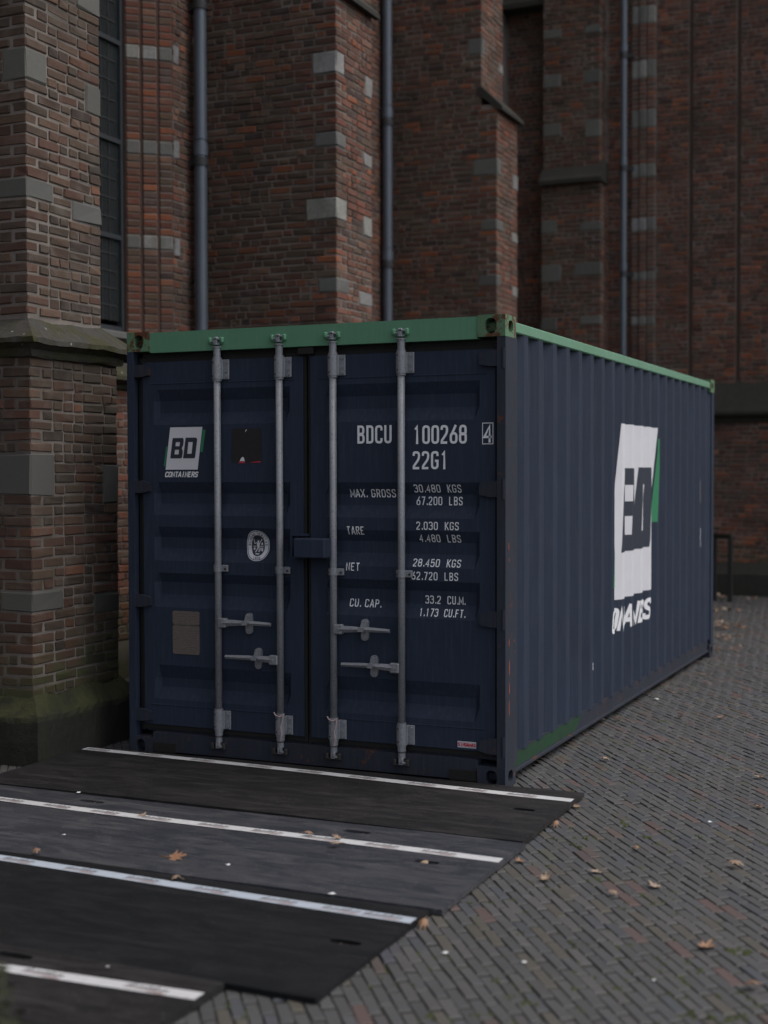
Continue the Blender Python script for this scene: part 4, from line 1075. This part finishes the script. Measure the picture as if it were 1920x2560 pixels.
def logo(parent, breaks, place, mapping, du):
    P = lambda poly: (0, [place(u, v) for u, v in poly])
    decal('logo_ground', [P([(0, 0), (1, 0), (1, 1), (0, 1)])], 'white_vinyl', parent, breaks, mapping, 0.0012)
    decal('logo_green_bar', [P(g) for g in GREEN], 'green_vinyl', parent, breaks, mapping, 0.0016)
    decal('logo_letter', [P(g) for g in B_DARK], 'navy_vinyl', parent, breaks, mapping, 0.0022)
    decal('logo_letter', [P(g) for g in D_DARK], 'navy_vinyl', parent, breaks, mapping, 0.0022)
    AS = 0.1492          # letter height over line length
    q = text_quads('CONTAINERS', 0.0, 1.0, 0.0, AS, 0.20, 0.10, 0.60)
    out = [(li, [place(p[0] + du, -0.178 + p[1] / AS * 0.132) for p in qd]) for li, qd in q]
    decal('lettering', out, 'white_letter', parent, breaks, mapping, 0.0014)
def place_door(u, v): return (-2.184 + 0.2265 * u + 0.035 * v, 1.754 + 0.256 * v)
logo(dl, DB, place_door, on_door, 0.012)
SBK = [((y, 0, 0), (1, 0, 0)) for y in _sy]
def place_side(u, v): return (2.425 + 1.135 * u + 0.172 * v, 0.822 + 1.258 * v)
logo(side, SBK, place_side, lambda a, b, o: (side_x(a) + o + 0.0006, a, b), -0.052)
# defaced black sticker with the remains of a white and red print
decal('sticker', [(0, [(-1.722, 1.797), (-1.522, 1.797), (-1.522, 1.996), (-1.722, 1.996)])], 'black_vinyl', dl, DB, on_door)
decal('sticker_print', [(0, [(-1.666, 1.803), (-1.632, 1.803), (-1.638, 1.823), (-1.647, 1.829), (-1.660, 1.818)]), (0, [(-1.628, 1.974), (-1.621, 1.984), (-1.615, 1.990), (-1.622, 1.990), (-1.627, 1.984)])], 'white_vinyl', dl, DB, on_door, 0.002)
decal('sticker_print', [(0, [(-1.678, 1.792), (-1.630, 1.791), (-1.632, 1.802), (-1.666, 1.802)]), (0, [(-1.605, 1.794), (-1.528, 1.795), (-1.522, 1.803), (-1.560, 1.801)])], 'red_print', dl, DB, on_door, 0.002)
# inspection seal: white oval ring with lettering round a small emblem of a standing figure
def ov(cx, cz, rx, rz, n=40, p=2.3): return oval(cx, cz, rx, rz, n, p)
SC = (-1.563, 1.303)
def ringq(rx0, rz0, rx1, rz1, n=40):
    a, b = ov(*SC, rx0, rz0, n), ov(*SC, rx1, rz1, n)
    return [(0, [a[k], a[(k + 1) % n], b[(k + 1) % n], b[k]]) for k in range(n)]
decal('inspection_seal', ringq(0.0765, 0.090, 0.0725, 0.086) + ringq(0.069, 0.0825, 0.044, 0.062), 'white_vinyl', dl, DB, on_door)
decal('seal_center', [(0, ov(*SC, 0.0438, 0.0618))], 'navy_vinyl', dl, DB, on_door)
sq = []
for k, ch in enumerate('BUREAU VERITAS'):
    t = math.radians(176 - k * (172 / 13)); cx, cz = SC[0] + 0.0565 * math.cos(t), SC[1] + 0.072 * math.sin(t); ra = t - math.pi / 2
    for li, qd in text_quads(ch if ch != ' ' else '.', -0.0045, 0.0045, -0.007, 0.007, 0.2) if ch != ' ' else []:
        sq.append((li, [(cx + p[0] * math.cos(ra) - p[1] * math.sin(ra), cz + p[0] * math.sin(ra) + p[1] * math.cos(ra)) for p in qd]))
for k, ch in enumerate('1828'):
    for li, qd in text_quads(ch, SC[0] - 0.0225 + k * 0.0125, SC[0] - 0.0145 + k * 0.0125, SC[1] - 0.080, SC[1] - 0.066, 0.18): sq.append((li, qd))
decal('seal_lettering', sq, 'navy_vinyl', dl, DB, on_door, 0.002)
fig = [[(-.004, .030), (.006, .030), (.007, .018), (-.005, .018)], [(-.010, .017), (.012, .017), (.008, -.012), (-.006, -.012)], [(-.006, -.012), (.001, -.012), (-.012, -.040), (-.019, -.040)], [(.002, -.012), (.008, -.012), (.011, -.038), (.004, -.038)],
       [(-.010, .016), (-.024, .008), (-.026, .012), (-.012, .020)], [(-.024, .008), (-.030, .036), (-.027, .037), (-.021, .012)], [(.012, .017), (.018, .030), (.021, .028), (.014, .013)], [(.019, .028), (.024, .040), (.028, .038), (.022, .027)],
       [(-.032, -.002), (-.012, -.002), (-.012, -.006), (-.032, -.006)], [(.012, -.002), (.036, -.002), (.036, -.006), (.012, -.006)], [(.022, .004), (.032, .004), (.033, .012), (.027, .020), (.021, .012)],
       [(-.030, -.012), (-.018, -.012), (-.020, -.026), (-.030, -.026)], [(.014, -.012), (.022, -.012), (.022, -.030), (.014, -.030)], [(.025, -.012), (.034, -.012), (.032, -.034), (.025, -.034)], [(-.014, -.046), (.014, -.046), (.010, -.052), (-.012, -.052)]]
decal('seal_figure', [(0, [(SC[0] + a, SC[1] + b) for a, b in q]) for q in fig], 'white_vinyl', dl, DB, on_door, 0.002)
# approval plate, riveted
MB().prism(rrect(-2.139, -1.950, 0.635, 0.811, 0.010), lambda a, b, h: (a, h, b), 0.0265, 0.0302).prism(rrect(-2.139, -1.950, 0.814, 0.897, 0.010), lambda a, b, h: (a, h, b), 0.0265, 0.0302).build('approval_plate', MAT['data_plate'], dl)
# scrapes on the corner post and side
for (y, z, w, h) in [(0.055, 1.33, 0.012, 0.050), (0.057, 1.255, 0.009, 0.025), (0.062, 0.80, 0.010, 0.05), (0.065, 0.66, 0.014, 0.09), (0.066, 0.55, 0.012, 0.08), (0.064, 0.44, 0.011, 0.10), (0.15, 0.80, 0.012, 0.014), (0.16, 0.74, 0.008, 0.010)]:
    p = [(y + w * 0.5 * math.cos(t) * (0.7 + 0.5 * random.random()), z + h * 0.5 * math.sin(t) * (0.8 + 0.3 * random.random())) for t in [2 * math.pi * k / 10 for k in range(10)]]
    MB().add([(0.0016, a, b) for a, b in p], [tuple(range(10))]).build('paint_chip', MAT['chipped_primer'], cont)
for (y, z, w, h, mn) in [(5.46, 1.555, 0.035, 0.20, 'data_plate'), (5.49, 1.22, 0.03, 0.012, 'white_letter'), (5.49, 1.06, 0.03, 0.012, 'white_letter'), (5.475, 1.14, 0.010, 0.17, 'white_letter'), (1.835, 0.44, 0.012, 0.05, 'white_letter')]:
    decal('side_marking', [(0, [(y - w / 2, z - h / 2), (y + w / 2, z - h / 2), (y + w / 2, z + h / 2), (y - w / 2, z + h / 2)])], mn, side, SBK, lambda a, b, o: (side_x(a) + o, a, b))

# ------------------------------------------------------------------ ground protection mats
def ground_mat(outline, slots, z0, th, matname, label, group='ground mats in front of the container'):
    cx, cy = np.mean([p[0] for p in outline]), np.mean([p[1] for p in outline])
    root = thing('ground_mat', label, 'mat', (float(cx), float(cy), 0), group)
    bm = bmesh.new()
    loops = [outline] + [[(sx + (l / 2) * math.copysign(abs(math.cos(t)) ** 0.6, math.cos(t)), sy + 0.022 * math.copysign(abs(math.sin(t)) ** 0.7, math.sin(t))) for t in [2 * math.pi * k / 16 for k in range(16)]] for sx, sy, l in slots]
    edges = []
    for lp in loops:
        vs_ = [bm.verts.new((a, b, 0)) for a, b in lp]
        edges += [bm.edges.new((vs_[k], vs_[(k + 1) % len(vs_)])) for k in range(len(vs_))]
    bmesh.ops.triangle_fill(bm, use_beauty=True, edges=edges)
    for f in bm.faces:
        if f.normal.z < 0: f.normal_flip()
    ph = random.random() * 6
    hz = lambda x, y: z0 + th + 0.0022 * math.sin(x * 2.1 + ph) + 0.0012 * math.sin(y * 5 + ph * 2)
    for v in bm.verts: v.co.z = hz(v.co.x, v.co.y)
    ex = bmesh.ops.extrude_face_region(bm, geom=bm.faces[:])
    for v in [g for g in ex['geom'] if isinstance(g, bmesh.types.BMVert)]: v.co.z -= th
    bmesh.ops.recalc_face_normals(bm, faces=bm.faces[:])
    me = bpy.data.meshes.new('sheet'); bm.to_mesh(me); bm.free(); me.materials.append(MAT[matname])
    link('sheet', me, root)
    return root, hz
def wob(x0, x1, y0, y1, n=16, nr=6):
    """slightly wavy outline, counter-clockwise"""
    p = [(x0 + (x1 - x0) * k / n, y0 + random.gauss(0, 0.002)) for k in range(n)] + [(x1 + random.gauss(0, 0.002), y0 + (y1 - y0) * k / nr) for k in range(nr)]
    p += [(x1 - (x1 - x0) * k / n, y1 + random.gauss(0, 0.002)) for k in range(n)] + [(x0 + random.gauss(0, 0.002), y1 - (y1 - y0) * k / nr) for k in range(nr)]
    return p
def tape(root, hz, x0, x1, ya, yb, w, matname, marks):
    mb = MB(); n = 40
    v, f = [], []
    for k in range(n + 1):
        x = x0 + (x1 - x0) * k / n; y = ya + (yb - ya) * k / n
        v += [(x, y - w / 2 + random.gauss(0, 0.0006), hz(x, y - w / 2) + 0.0016), (x, y + w / 2 + random.gauss(0, 0.0006), hz(x, y + w / 2) + 0.0016)]
        if k: f.append((2 * k - 2, 2 * k, 2 * k + 1, 2 * k - 1))
    tp = mb.add(v, f).build('tape', MAT[matname], root)
    pr, pd = MB(), MB()
    for xm in marks:
        ym = ya + (yb - ya) * (xm - x0) / (x1 - x0); zz = hz(xm, ym) + 0.0024
        for k in range(11):        # an unreadable brush-script mark, worn
            a = xm - 0.075 + 0.015 * k; hgt = (0.024, 0.032, 0.014, 0.022, 0.016, 0.030)[k % 6]
            pd.add([(a, ym - 0.006, zz), (a + 0.009, ym - 0.006, zz), (a + 0.015, ym - 0.006 + hgt, zz), (a + 0.007, ym - 0.006 + hgt, zz)], [(0, 1, 2, 3)])
        pr.add([(xm - 0.08, ym - 0.017, zz), (xm + 0.07, ym - 0.017, zz), (xm + 0.075, ym - 0.009, zz), (xm - 0.078, ym - 0.010, zz)], [(0, 1, 2, 3)])
        pr.add([(xm + 0.02, ym - 0.027, zz), (xm + 0.09, ym - 0.028, zz), (xm + 0.09, ym - 0.020, zz), (xm + 0.02, ym - 0.020, zz)], [(0, 1, 2, 3)])
    tag(pd.build('tape_print', MAT['dark_print'], tp), None, None, None, 'stuff'); tag(pr.build('tape_underline', MAT['faint_print'], tp), None, None, None, 'stuff')
r1, h1 = ground_mat(wob(-2.72, 0.452, -1.075, -0.028), [(0.27, -0.50, 0.12)], 0.012, 0.022, 'mat_black', 'dusty black ground mat directly in front of the container doors')
tape(r1, h1, -2.70, 0.445, -0.10, -0.225, 0.072, 'white_tape', [-2.6, -2.22, -1.84, -1.45, -1.12, -0.78, -0.42, -0.12, 0.16])
r2, h2 = ground_mat(wob(-2.95, 0.470, -2.142, -1.082), [(-1.86, -1.20, 0.16), (-0.33, -1.215, 0.15), (0.17, -1.56, 0.12)], 0.005, 0.022, 'mat_grey', 'blue-grey ground mat with leaves on its white tape, second from the container')
tape(r2, h2, -2.9, 0.462, -1.345, -1.41, 0.072, 'white_tape', [-2.6, -2.26, -1.96, -1.66, -1.35, -1.02, -0.72, -0.42, -0.12, 0.16])
r3, h3 = ground_mat(wob(-2.6, 0.425, -3.148, -2.150), [(-0.95, -2.235, 0.15), (0.28, -2.62, 0.13)], 0.003, 0.022, 'mat_matte', 'plain matt black ground mat with bluish tape, third from the container')
tape(r3, h3, -2.55, 0.418, -2.215, -2.300, 0.070, 'bluish_tape', [-2.3, -1.9, -1.5, -1.16, -0.84, -0.5, -0.18, 0.1, 0.28])
r4, h4 = ground_mat(wob(-2.4, 0.088, -4.15, -3.155), [(-0.72, -3.235, 0.15)], 0.010, 0.022, 'mat_black', 'ground mat cut off by the bottom left corner of the picture')
tape(r4, h4, -2.35, 0.080, -3.47, -3.300, 0.066, 'white_tape', [-0.9, -0.52, -0.12])

# ------------------------------------------------------------------ fallen leaves, litter, moss
LOBES = [(0.10, 1.00), (0.34, 0.52), (0.62, 0.92), (0.95, 0.48), (1.30, 0.80), (1.75, 0.42), (2.25, 0.55), (2.8, 0.30)]
LCOL = [(0.36, 0.25, 0.17), (0.40, 0.29, 0.20), (0.44, 0.34, 0.26), (0.28, 0.17, 0.11), (0.38, 0.22, 0.13)]
def leaf_mesh(size, curl, tint_, seed):
    rs = random.Random(seed)
    out = [(math.cos(a), math.sin(a), r_) for a, r_ in ([(t, r_ * rs.uniform(0.85, 1.12)) for t, r_ in LOBES] + [(math.pi, 0.18)] + [(-t, r_ * rs.uniform(0.85, 1.12)) for t, r_ in reversed(LOBES)])]
    mb = MB(); v, f = [], []
    n = len(out); rings = (0.0, 0.35, 0.7, 1.0)
    fold = rs.uniform(-0.6, 0.6)
    def Zf(x, y): return curl * (x * x * rs.uniform(0.9, 1.1) * 0.9 + abs(y) * 0.7 + fold * x * y) * size
    v.append((0, 0, 0))
    for q in rings[1:]:
        for c_, s_, r_ in out:
            x, y = c_ * r_ * q, s_ * r_ * q
            v.append((x * size * (1 - 0.25 * curl * q), y * size * (1 - 0.35 * curl * q), Zf(x, y) * (0.6 + 0.4 * q)))
    for k in range(n):
        f.append((0, 1 + k, 1 + (k + 1) % n))
        for a in range(2): f.append((1 + a * n + k, 1 + (a + 1) * n + k, 1 + (a + 1) * n + (k + 1) % n, 1 + a * n + (k + 1) % n))
    # stalk
    mb.add(v, f, tint_)
    mb.cyl((-0.1 * size, 0, 0.002), (-0.95 * size, 0.15 * size, 0.012), 0.0016, n=5, tint=tuple(0.7 * c for c in tint_))
    return mb.mesh('fallen_leaf', MAT['dry_leaf'], True)
LM = [leaf_mesh(1.0 * s_, c_, LCOL[k % 5], k) for k, (s_, c_) in enumerate([(0.05, 0.35), (0.05, 0.6), (0.05, 0.2), (0.05, 0.5), (0.05, 0.28), (0.05, 0.3), (0.05, 0.6), (0.05, 0.2), (0.05, 0.4), (0.05, 0.8)])]
LM.append(leaf_mesh(0.05, 0.10, (0.40, 0.21, 0.12), 40))
def leaf(x, y, z, size, k, label, group=None, flip=False, rz=None, tilt_=0.12):
    o = link('fallen_leaf', LM[k])
    o.location = (x, y, z); s_ = size / 0.05; o.scale = (s_, s_, s_)
    o.rotation_euler = ((math.pi if flip else 0) + random.uniform(-tilt_, tilt_), random.uniform(-tilt_, tilt_), rz if rz is not None else random.uniform(0, 6.28))
    if flip: o.location.z += size * 0.55
    tag(o, label, 'leaf', group)
    return o
leaf(-0.885, -1.945, h2(-.88, -1.94) + 0.004, 0.066, 10, 'large orange-brown leaf lying in the middle of the blue-grey mat', None, False, 0.35).rotation_euler = (0.30, -0.18, 0.35)
leaf(-0.505, -1.385, h2(-.5, -1.38) + 0.004, 0.042, 3, 'curled brown leaf on the white tape, left of a smaller one', None, True)
leaf(-0.345, -1.375, h2(-.3, -1.38) + 0.004, 0.036, 6, 'folded tan leaf on the white tape of the blue-grey mat, right of the curled one', None, False)
leaf(-0.29, -1.50, h2(-.29, -1.5) + 0.004, 0.040, 7, 'pale flat leaf just below the two leaves on the tape', None, True)
leaf(-0.69, -2.225, h3(-.69, -2.22) + 0.004, 0.040, 1, 'crumpled brown leaf on the bluish tape of the third mat', None, True)
leaf(-1.49, -2.13, h3(-1.5, -2.2) + 0.008, 0.036, 3, 'small brown leaf at the left end of the bluish tape', None, True)
leaf(-1.44, -1.36, h2(-1.44, -1.36) + 0.003, 0.034, 2, 'small leaf on the left part of the blue-grey mat beside its tape')
leaf(-1.84, -1.21, 0.012, 0.034, 7, 'tan leaf lying in the left slot of the blue-grey mat')
leaf(-0.32, -1.22, 0.012, 0.034, 5, 'tan leaf lying in the middle slot of the blue-grey mat')
leaf(0.165, -1.56, 0.014, 0.042, 1, 'curled leaf filling the right slot of the blue-grey mat', None, True)
leaf(0.262, -2.64, 0.010, 0.034, 2, 'pale leaf seen through the slot of the black mat')
singles = [(1898, 1945, .05, 5, 'pale brown leaf on the paving at the right picture edge, level with the container foot'), (1898, 2020, .05, 8, 'tan leaf on the paving at the right edge, below another'), (1833, 2169, .05, 0, 'light tan leaf on the paving, right of the blue-grey mat'),
           (1765, 2372, .062, 4, 'dry brown leaf on the paving in the lower right'), (1882, 2478, .055, 3, 'pointed tan leaf in the lower right corner of the paving'), (1362, 2203, .05, 1, 'upright pinkish leaf on the paving beside the blue-grey mat'),
           (1494, 2182, .045, 7, 'flat pale leaf on the paving right of the upright one'), (1640, 2220, .045, 2, 'faint reddish leaf on the paving in the middle right'), (1510, 1904, .045, 6, 'tan leaf with moss beside the container front corner'),
           (1443, 2020, .034, 5, 'small pale leaf at the tip of the first mat'), (1389, 2066, .042, 9, 'curled brown leaf leaning on the edge of the first mat'), (1300, 2157, .045, 4, 'golden leaf at the edge of the blue-grey mat'),
           (1060, 2318, .05, 9, 'curled orange leaf at the corner of the black mat'), (1546, 1803, .05, 3, 'reddish leaf on the paving by the container side'), (1500, 1806, .045, 0, 'tan leaf tucked under the container bottom rail'),
           (1605, 1740, .045, 6, 'small leaf by the container bottom rail, middle of its length'), (1662, 1700, .05, 5, 'brown leaf under the container rail near its far end'), (1700, 1795, .04, 1, 'small brown leaf on the paving beside the container, half way back'),
           (1800, 1797, .05, 8, 'orange-brown leaf on the paving at middle right'), (1755, 1688, .045, 2, 'pale leaf on the paving behind the container logo end'), (1530, 2240, .035, 0, 'small dark leaf on the paving left of the faint reddish one'),
           (1590, 2125, .03, 3, 'tiny brown leaf on the paving beside a moss spot'), (170, 1900, .04, 4, 'orange leaf on the dark ground at the foot of the nearest buttress')]
def on_ground(X, Y, z=0.0):
    d = FWD + RGT * (X - 960) / FPX + UPV * (1280 - Y) / FPX
    p = CAM + d * (z - CAM[2]) / d[2]; return float(p[0]), float(p[1])
for X, Y, s_, k, lab in singles:
    x, y = on_ground(X, Y); leaf(x, y, 0.006, s_, k, lab, None, k % 3 == 0)
# heaps against the far wall and along the container
heaps = [((-0.98, 11.9), 0.42, 0.30, 34, 'dry brown leaf in the heap at the foot of the steel stand', 'leaves heaped at the steel stand'),
         ((-0.35, 8.35), 0.33, 0.16, 26, 'dry tan leaf in the drift on the paving at the right edge', 'leaves drifted at the right edge'),
         ((-0.10, 7.55), 0.20, 0.14, 9, 'brown leaf scattered behind the far end of the container', 'leaves behind the container end'),
         ((-0.72, 10.2), 0.25, 0.2, 12, 'brown leaf in the small drift beyond the container end', 'leaves beyond the container end'),
         ((0.10, 6.6), 0.25, 0.5, 7, 'brown leaf lying by the far corner casting', 'leaves by the far corner')]
for (hx, hy), rx, ry, n, lab, grp in heaps:
    for k in range(n):
        x, y = hx + random.gauss(0, rx * 0.5), hy + random.gauss(0, ry * 0.5)
        d_ = math.hypot((x - hx) / rx, (y - hy) / ry)
        leaf(x, y, 0.008 + max(0, 0.07 * (1 - d_)) * random.random() * (n > 20), random.uniform(0.035, 0.06), random.randrange(10), lab, grp, random.random() < 0.4, None, 0.5)
# scraps of paper and white specks
scr = [(1112, 2384, .020, 'white pebble-like scrap on the paving right of the black mat'), (1310, 2407, .016, 'thin white scrap on the paving in the lower middle'), (1774, 2056, .020, 'white paper scrap on the paving at the right'), 
       (1633, 2452, .013, 'small white speck on the paving in the lower right'), (1641, 1749, .030, 'white crumpled paper lying near the container side'), 
]
def scrap(x, y, z, s_, lab):
    s_ *= 0.75; n = 9; v = [(x, y, z + s_ * 0.45)]
    for k in range(n): t = 2 * math.pi * k / n; rr = s_ * random.uniform(0.6, 1.1); v.append((x + rr * math.cos(t), y + rr * math.sin(t), z + random.uniform(0, s_ * 0.3)))
    MBs = MB().add(v, [(0, 1 + k, 1 + (k + 1) % n) for k in range(n)]); tag(MBs.build('paper_scrap', MAT['paper']), lab, 'litter', 'white litter')
for X, Y, s_, lab in scr: scrap(*on_ground(X, Y), 0.002, s_, lab)
x, y = on_ground(829, 2237, 0.027); scrap(x, y, h2(x, y) + 0.001, 0.026, 'white torn scrap on the right part of the blue-grey mat')
x, y = on_ground(570, 2163, 0.027); scrap(x, y, h2(x, y) + 0.001, 0.016, 'small white scrap in the middle of the blue-grey mat')
x, y = on_ground(160, 2087, 0.027); scrap(x, y, h2(x, y) + 0.001, 0.014, 'pale scrap on the left of the blue-grey mat')
x, y = on_ground(196, 1982, 0.034); scrap(x, y, h1(x, y) + 0.001, 0.016, 'pale scrap on the front edge of the first mat')
x, y = on_ground(270, 2418, 0.03); scrap(x, y, h4(x, y) + 0.001, 0.009, 'white crumb on the bottom left mat')
moss = MB()
for k in range(420):
    if k < 30:
        X, Y = random.choice([(1516, 1918), (1680, 2015), (1340, 2500), (1625, 2100), (1410, 2348), (1850, 2380), (1700, 2540), (1415, 2005), (1560, 2050), (1020, 2345)])
        x, y = on_ground(X + random.gauss(0, 8), Y + random.gauss(0, 5))
    else:
        x, y = on_ground(random.uniform(450, 1920), random.uniform(1760, 2560))
    # keep to the joint lines of the paving
    q = np.array([x, y]); j = round(float(q @ pn) / PW - 0.5) + 0.5
    q = q + pn * (j * PW - float(q @ pn)); x, y = q
    if (x < 0.5 and y < 0.05 and y > -3.2) or (x < 0.15 and y < -3.1) or (x < 0.05 and y > 0): continue
    s_ = random.uniform(0.004, 0.011) * (1.5 if k < 30 else 1)
    for _ in range(3):
        c = (x + pu[0] * random.gauss(0, s_ * 1.6), y + pu[1] * random.gauss(0, s_ * 1.6))
        n = 7
        v = [(c[0], c[1], s_ * 0.5)] + [(c[0] + s_ * random.uniform(.7, 1.2) * math.cos(6.283 * i / n), c[1] + s_ * random.uniform(.7, 1.2) * math.sin(6.283 * i / n), -0.004) for i in range(n)]
        moss.add(v, [(0, 1 + i, 1 + (i + 1) % n) for i in range(n)])
tag(moss.build('moss', MAT['moss'], None, True), 'green moss growing in the joints of the paving', None, None, 'stuff')

# ------------------------------------------------------------------ steel stand by the far wall, tree base at the lower left
st = thing('bicycle_stand', 'dark steel hoop stand at the foot of the far wall', 'bike stand', (-0.95, 11.75, 0))
for (x, y) in ((-1.03, 11.70), (-0.80, 11.58)): MB().cbox((x, y, 0.43), (0.03, 0.03, 0.44), 0.006).build('post', MAT['dark_steel'], st)
dvec = np.array([0.23, -0.12, 0]); dvec /= np.linalg.norm(dvec)
MB().cbox((-0.915, 11.64, 0.872), (0.16, 0.03, 0.03), 0.006, U=tuple(dvec), N=(-dvec[1], dvec[0], 0)).build('top_bar', MAT['dark_steel'], st)

sh = thing('shrub', 'dark green shrub edge blurred in the lower left picture corner', 'shrub', (0.345, -4.816, 0))
mb = MB()
for k in range(9):
    t = k * 0.7; x1, y1, z1 = 0.345 + 0.10 * math.cos(t), -4.816 + 0.10 * math.sin(t), random.uniform(0.35, 0.55)
    mb.cyl((0.345 + 0.03 * math.cos(t), -4.816 + 0.03 * math.sin(t), -0.01), (x1, y1, z1), 0.008, 0.003, n=6)
mb.build('stem', MAT['bark_moss'], sh)
mb = MB()
for k in range(2600):
    d = np.array([random.gauss(0, 1), random.gauss(0, 1), random.gauss(0, 1)]); d /= np.linalg.norm(d)
    r_ = random.random() ** 0.35 * (1 + 0.14 * math.sin(5 * d[0] + 3 * d[1]) + 0.1 * math.sin(7 * d[2]))
    c = np.array([0.372, -4.805, 0.35]) + d * r_ * np.array([0.22, 0.22, 0.40])
    if c[2] < 0.03: continue
    a = np.array([random.gauss(0, 1), random.gauss(0, 1), random.gauss(0, .6)]); a /= np.linalg.norm(a)
    b = np.cross(a, d + 0.01); b /= max(np.linalg.norm(b), 1e-3)
    L_, W_ = random.uniform(0.014, 0.026), random.uniform(0.006, 0.010)
    n_ = np.cross(a, b) * 0.004
    mb.add([c - a * L_, c + b * W_ - n_, c + a * L_, c - b * W_ - n_, c], [(0, 1, 4), (1, 2, 4), (2, 3, 4), (3, 0, 4)])
tag(mb.build('foliage', MAT['shrub_leaf'], sh), None, None, None, 'stuff')
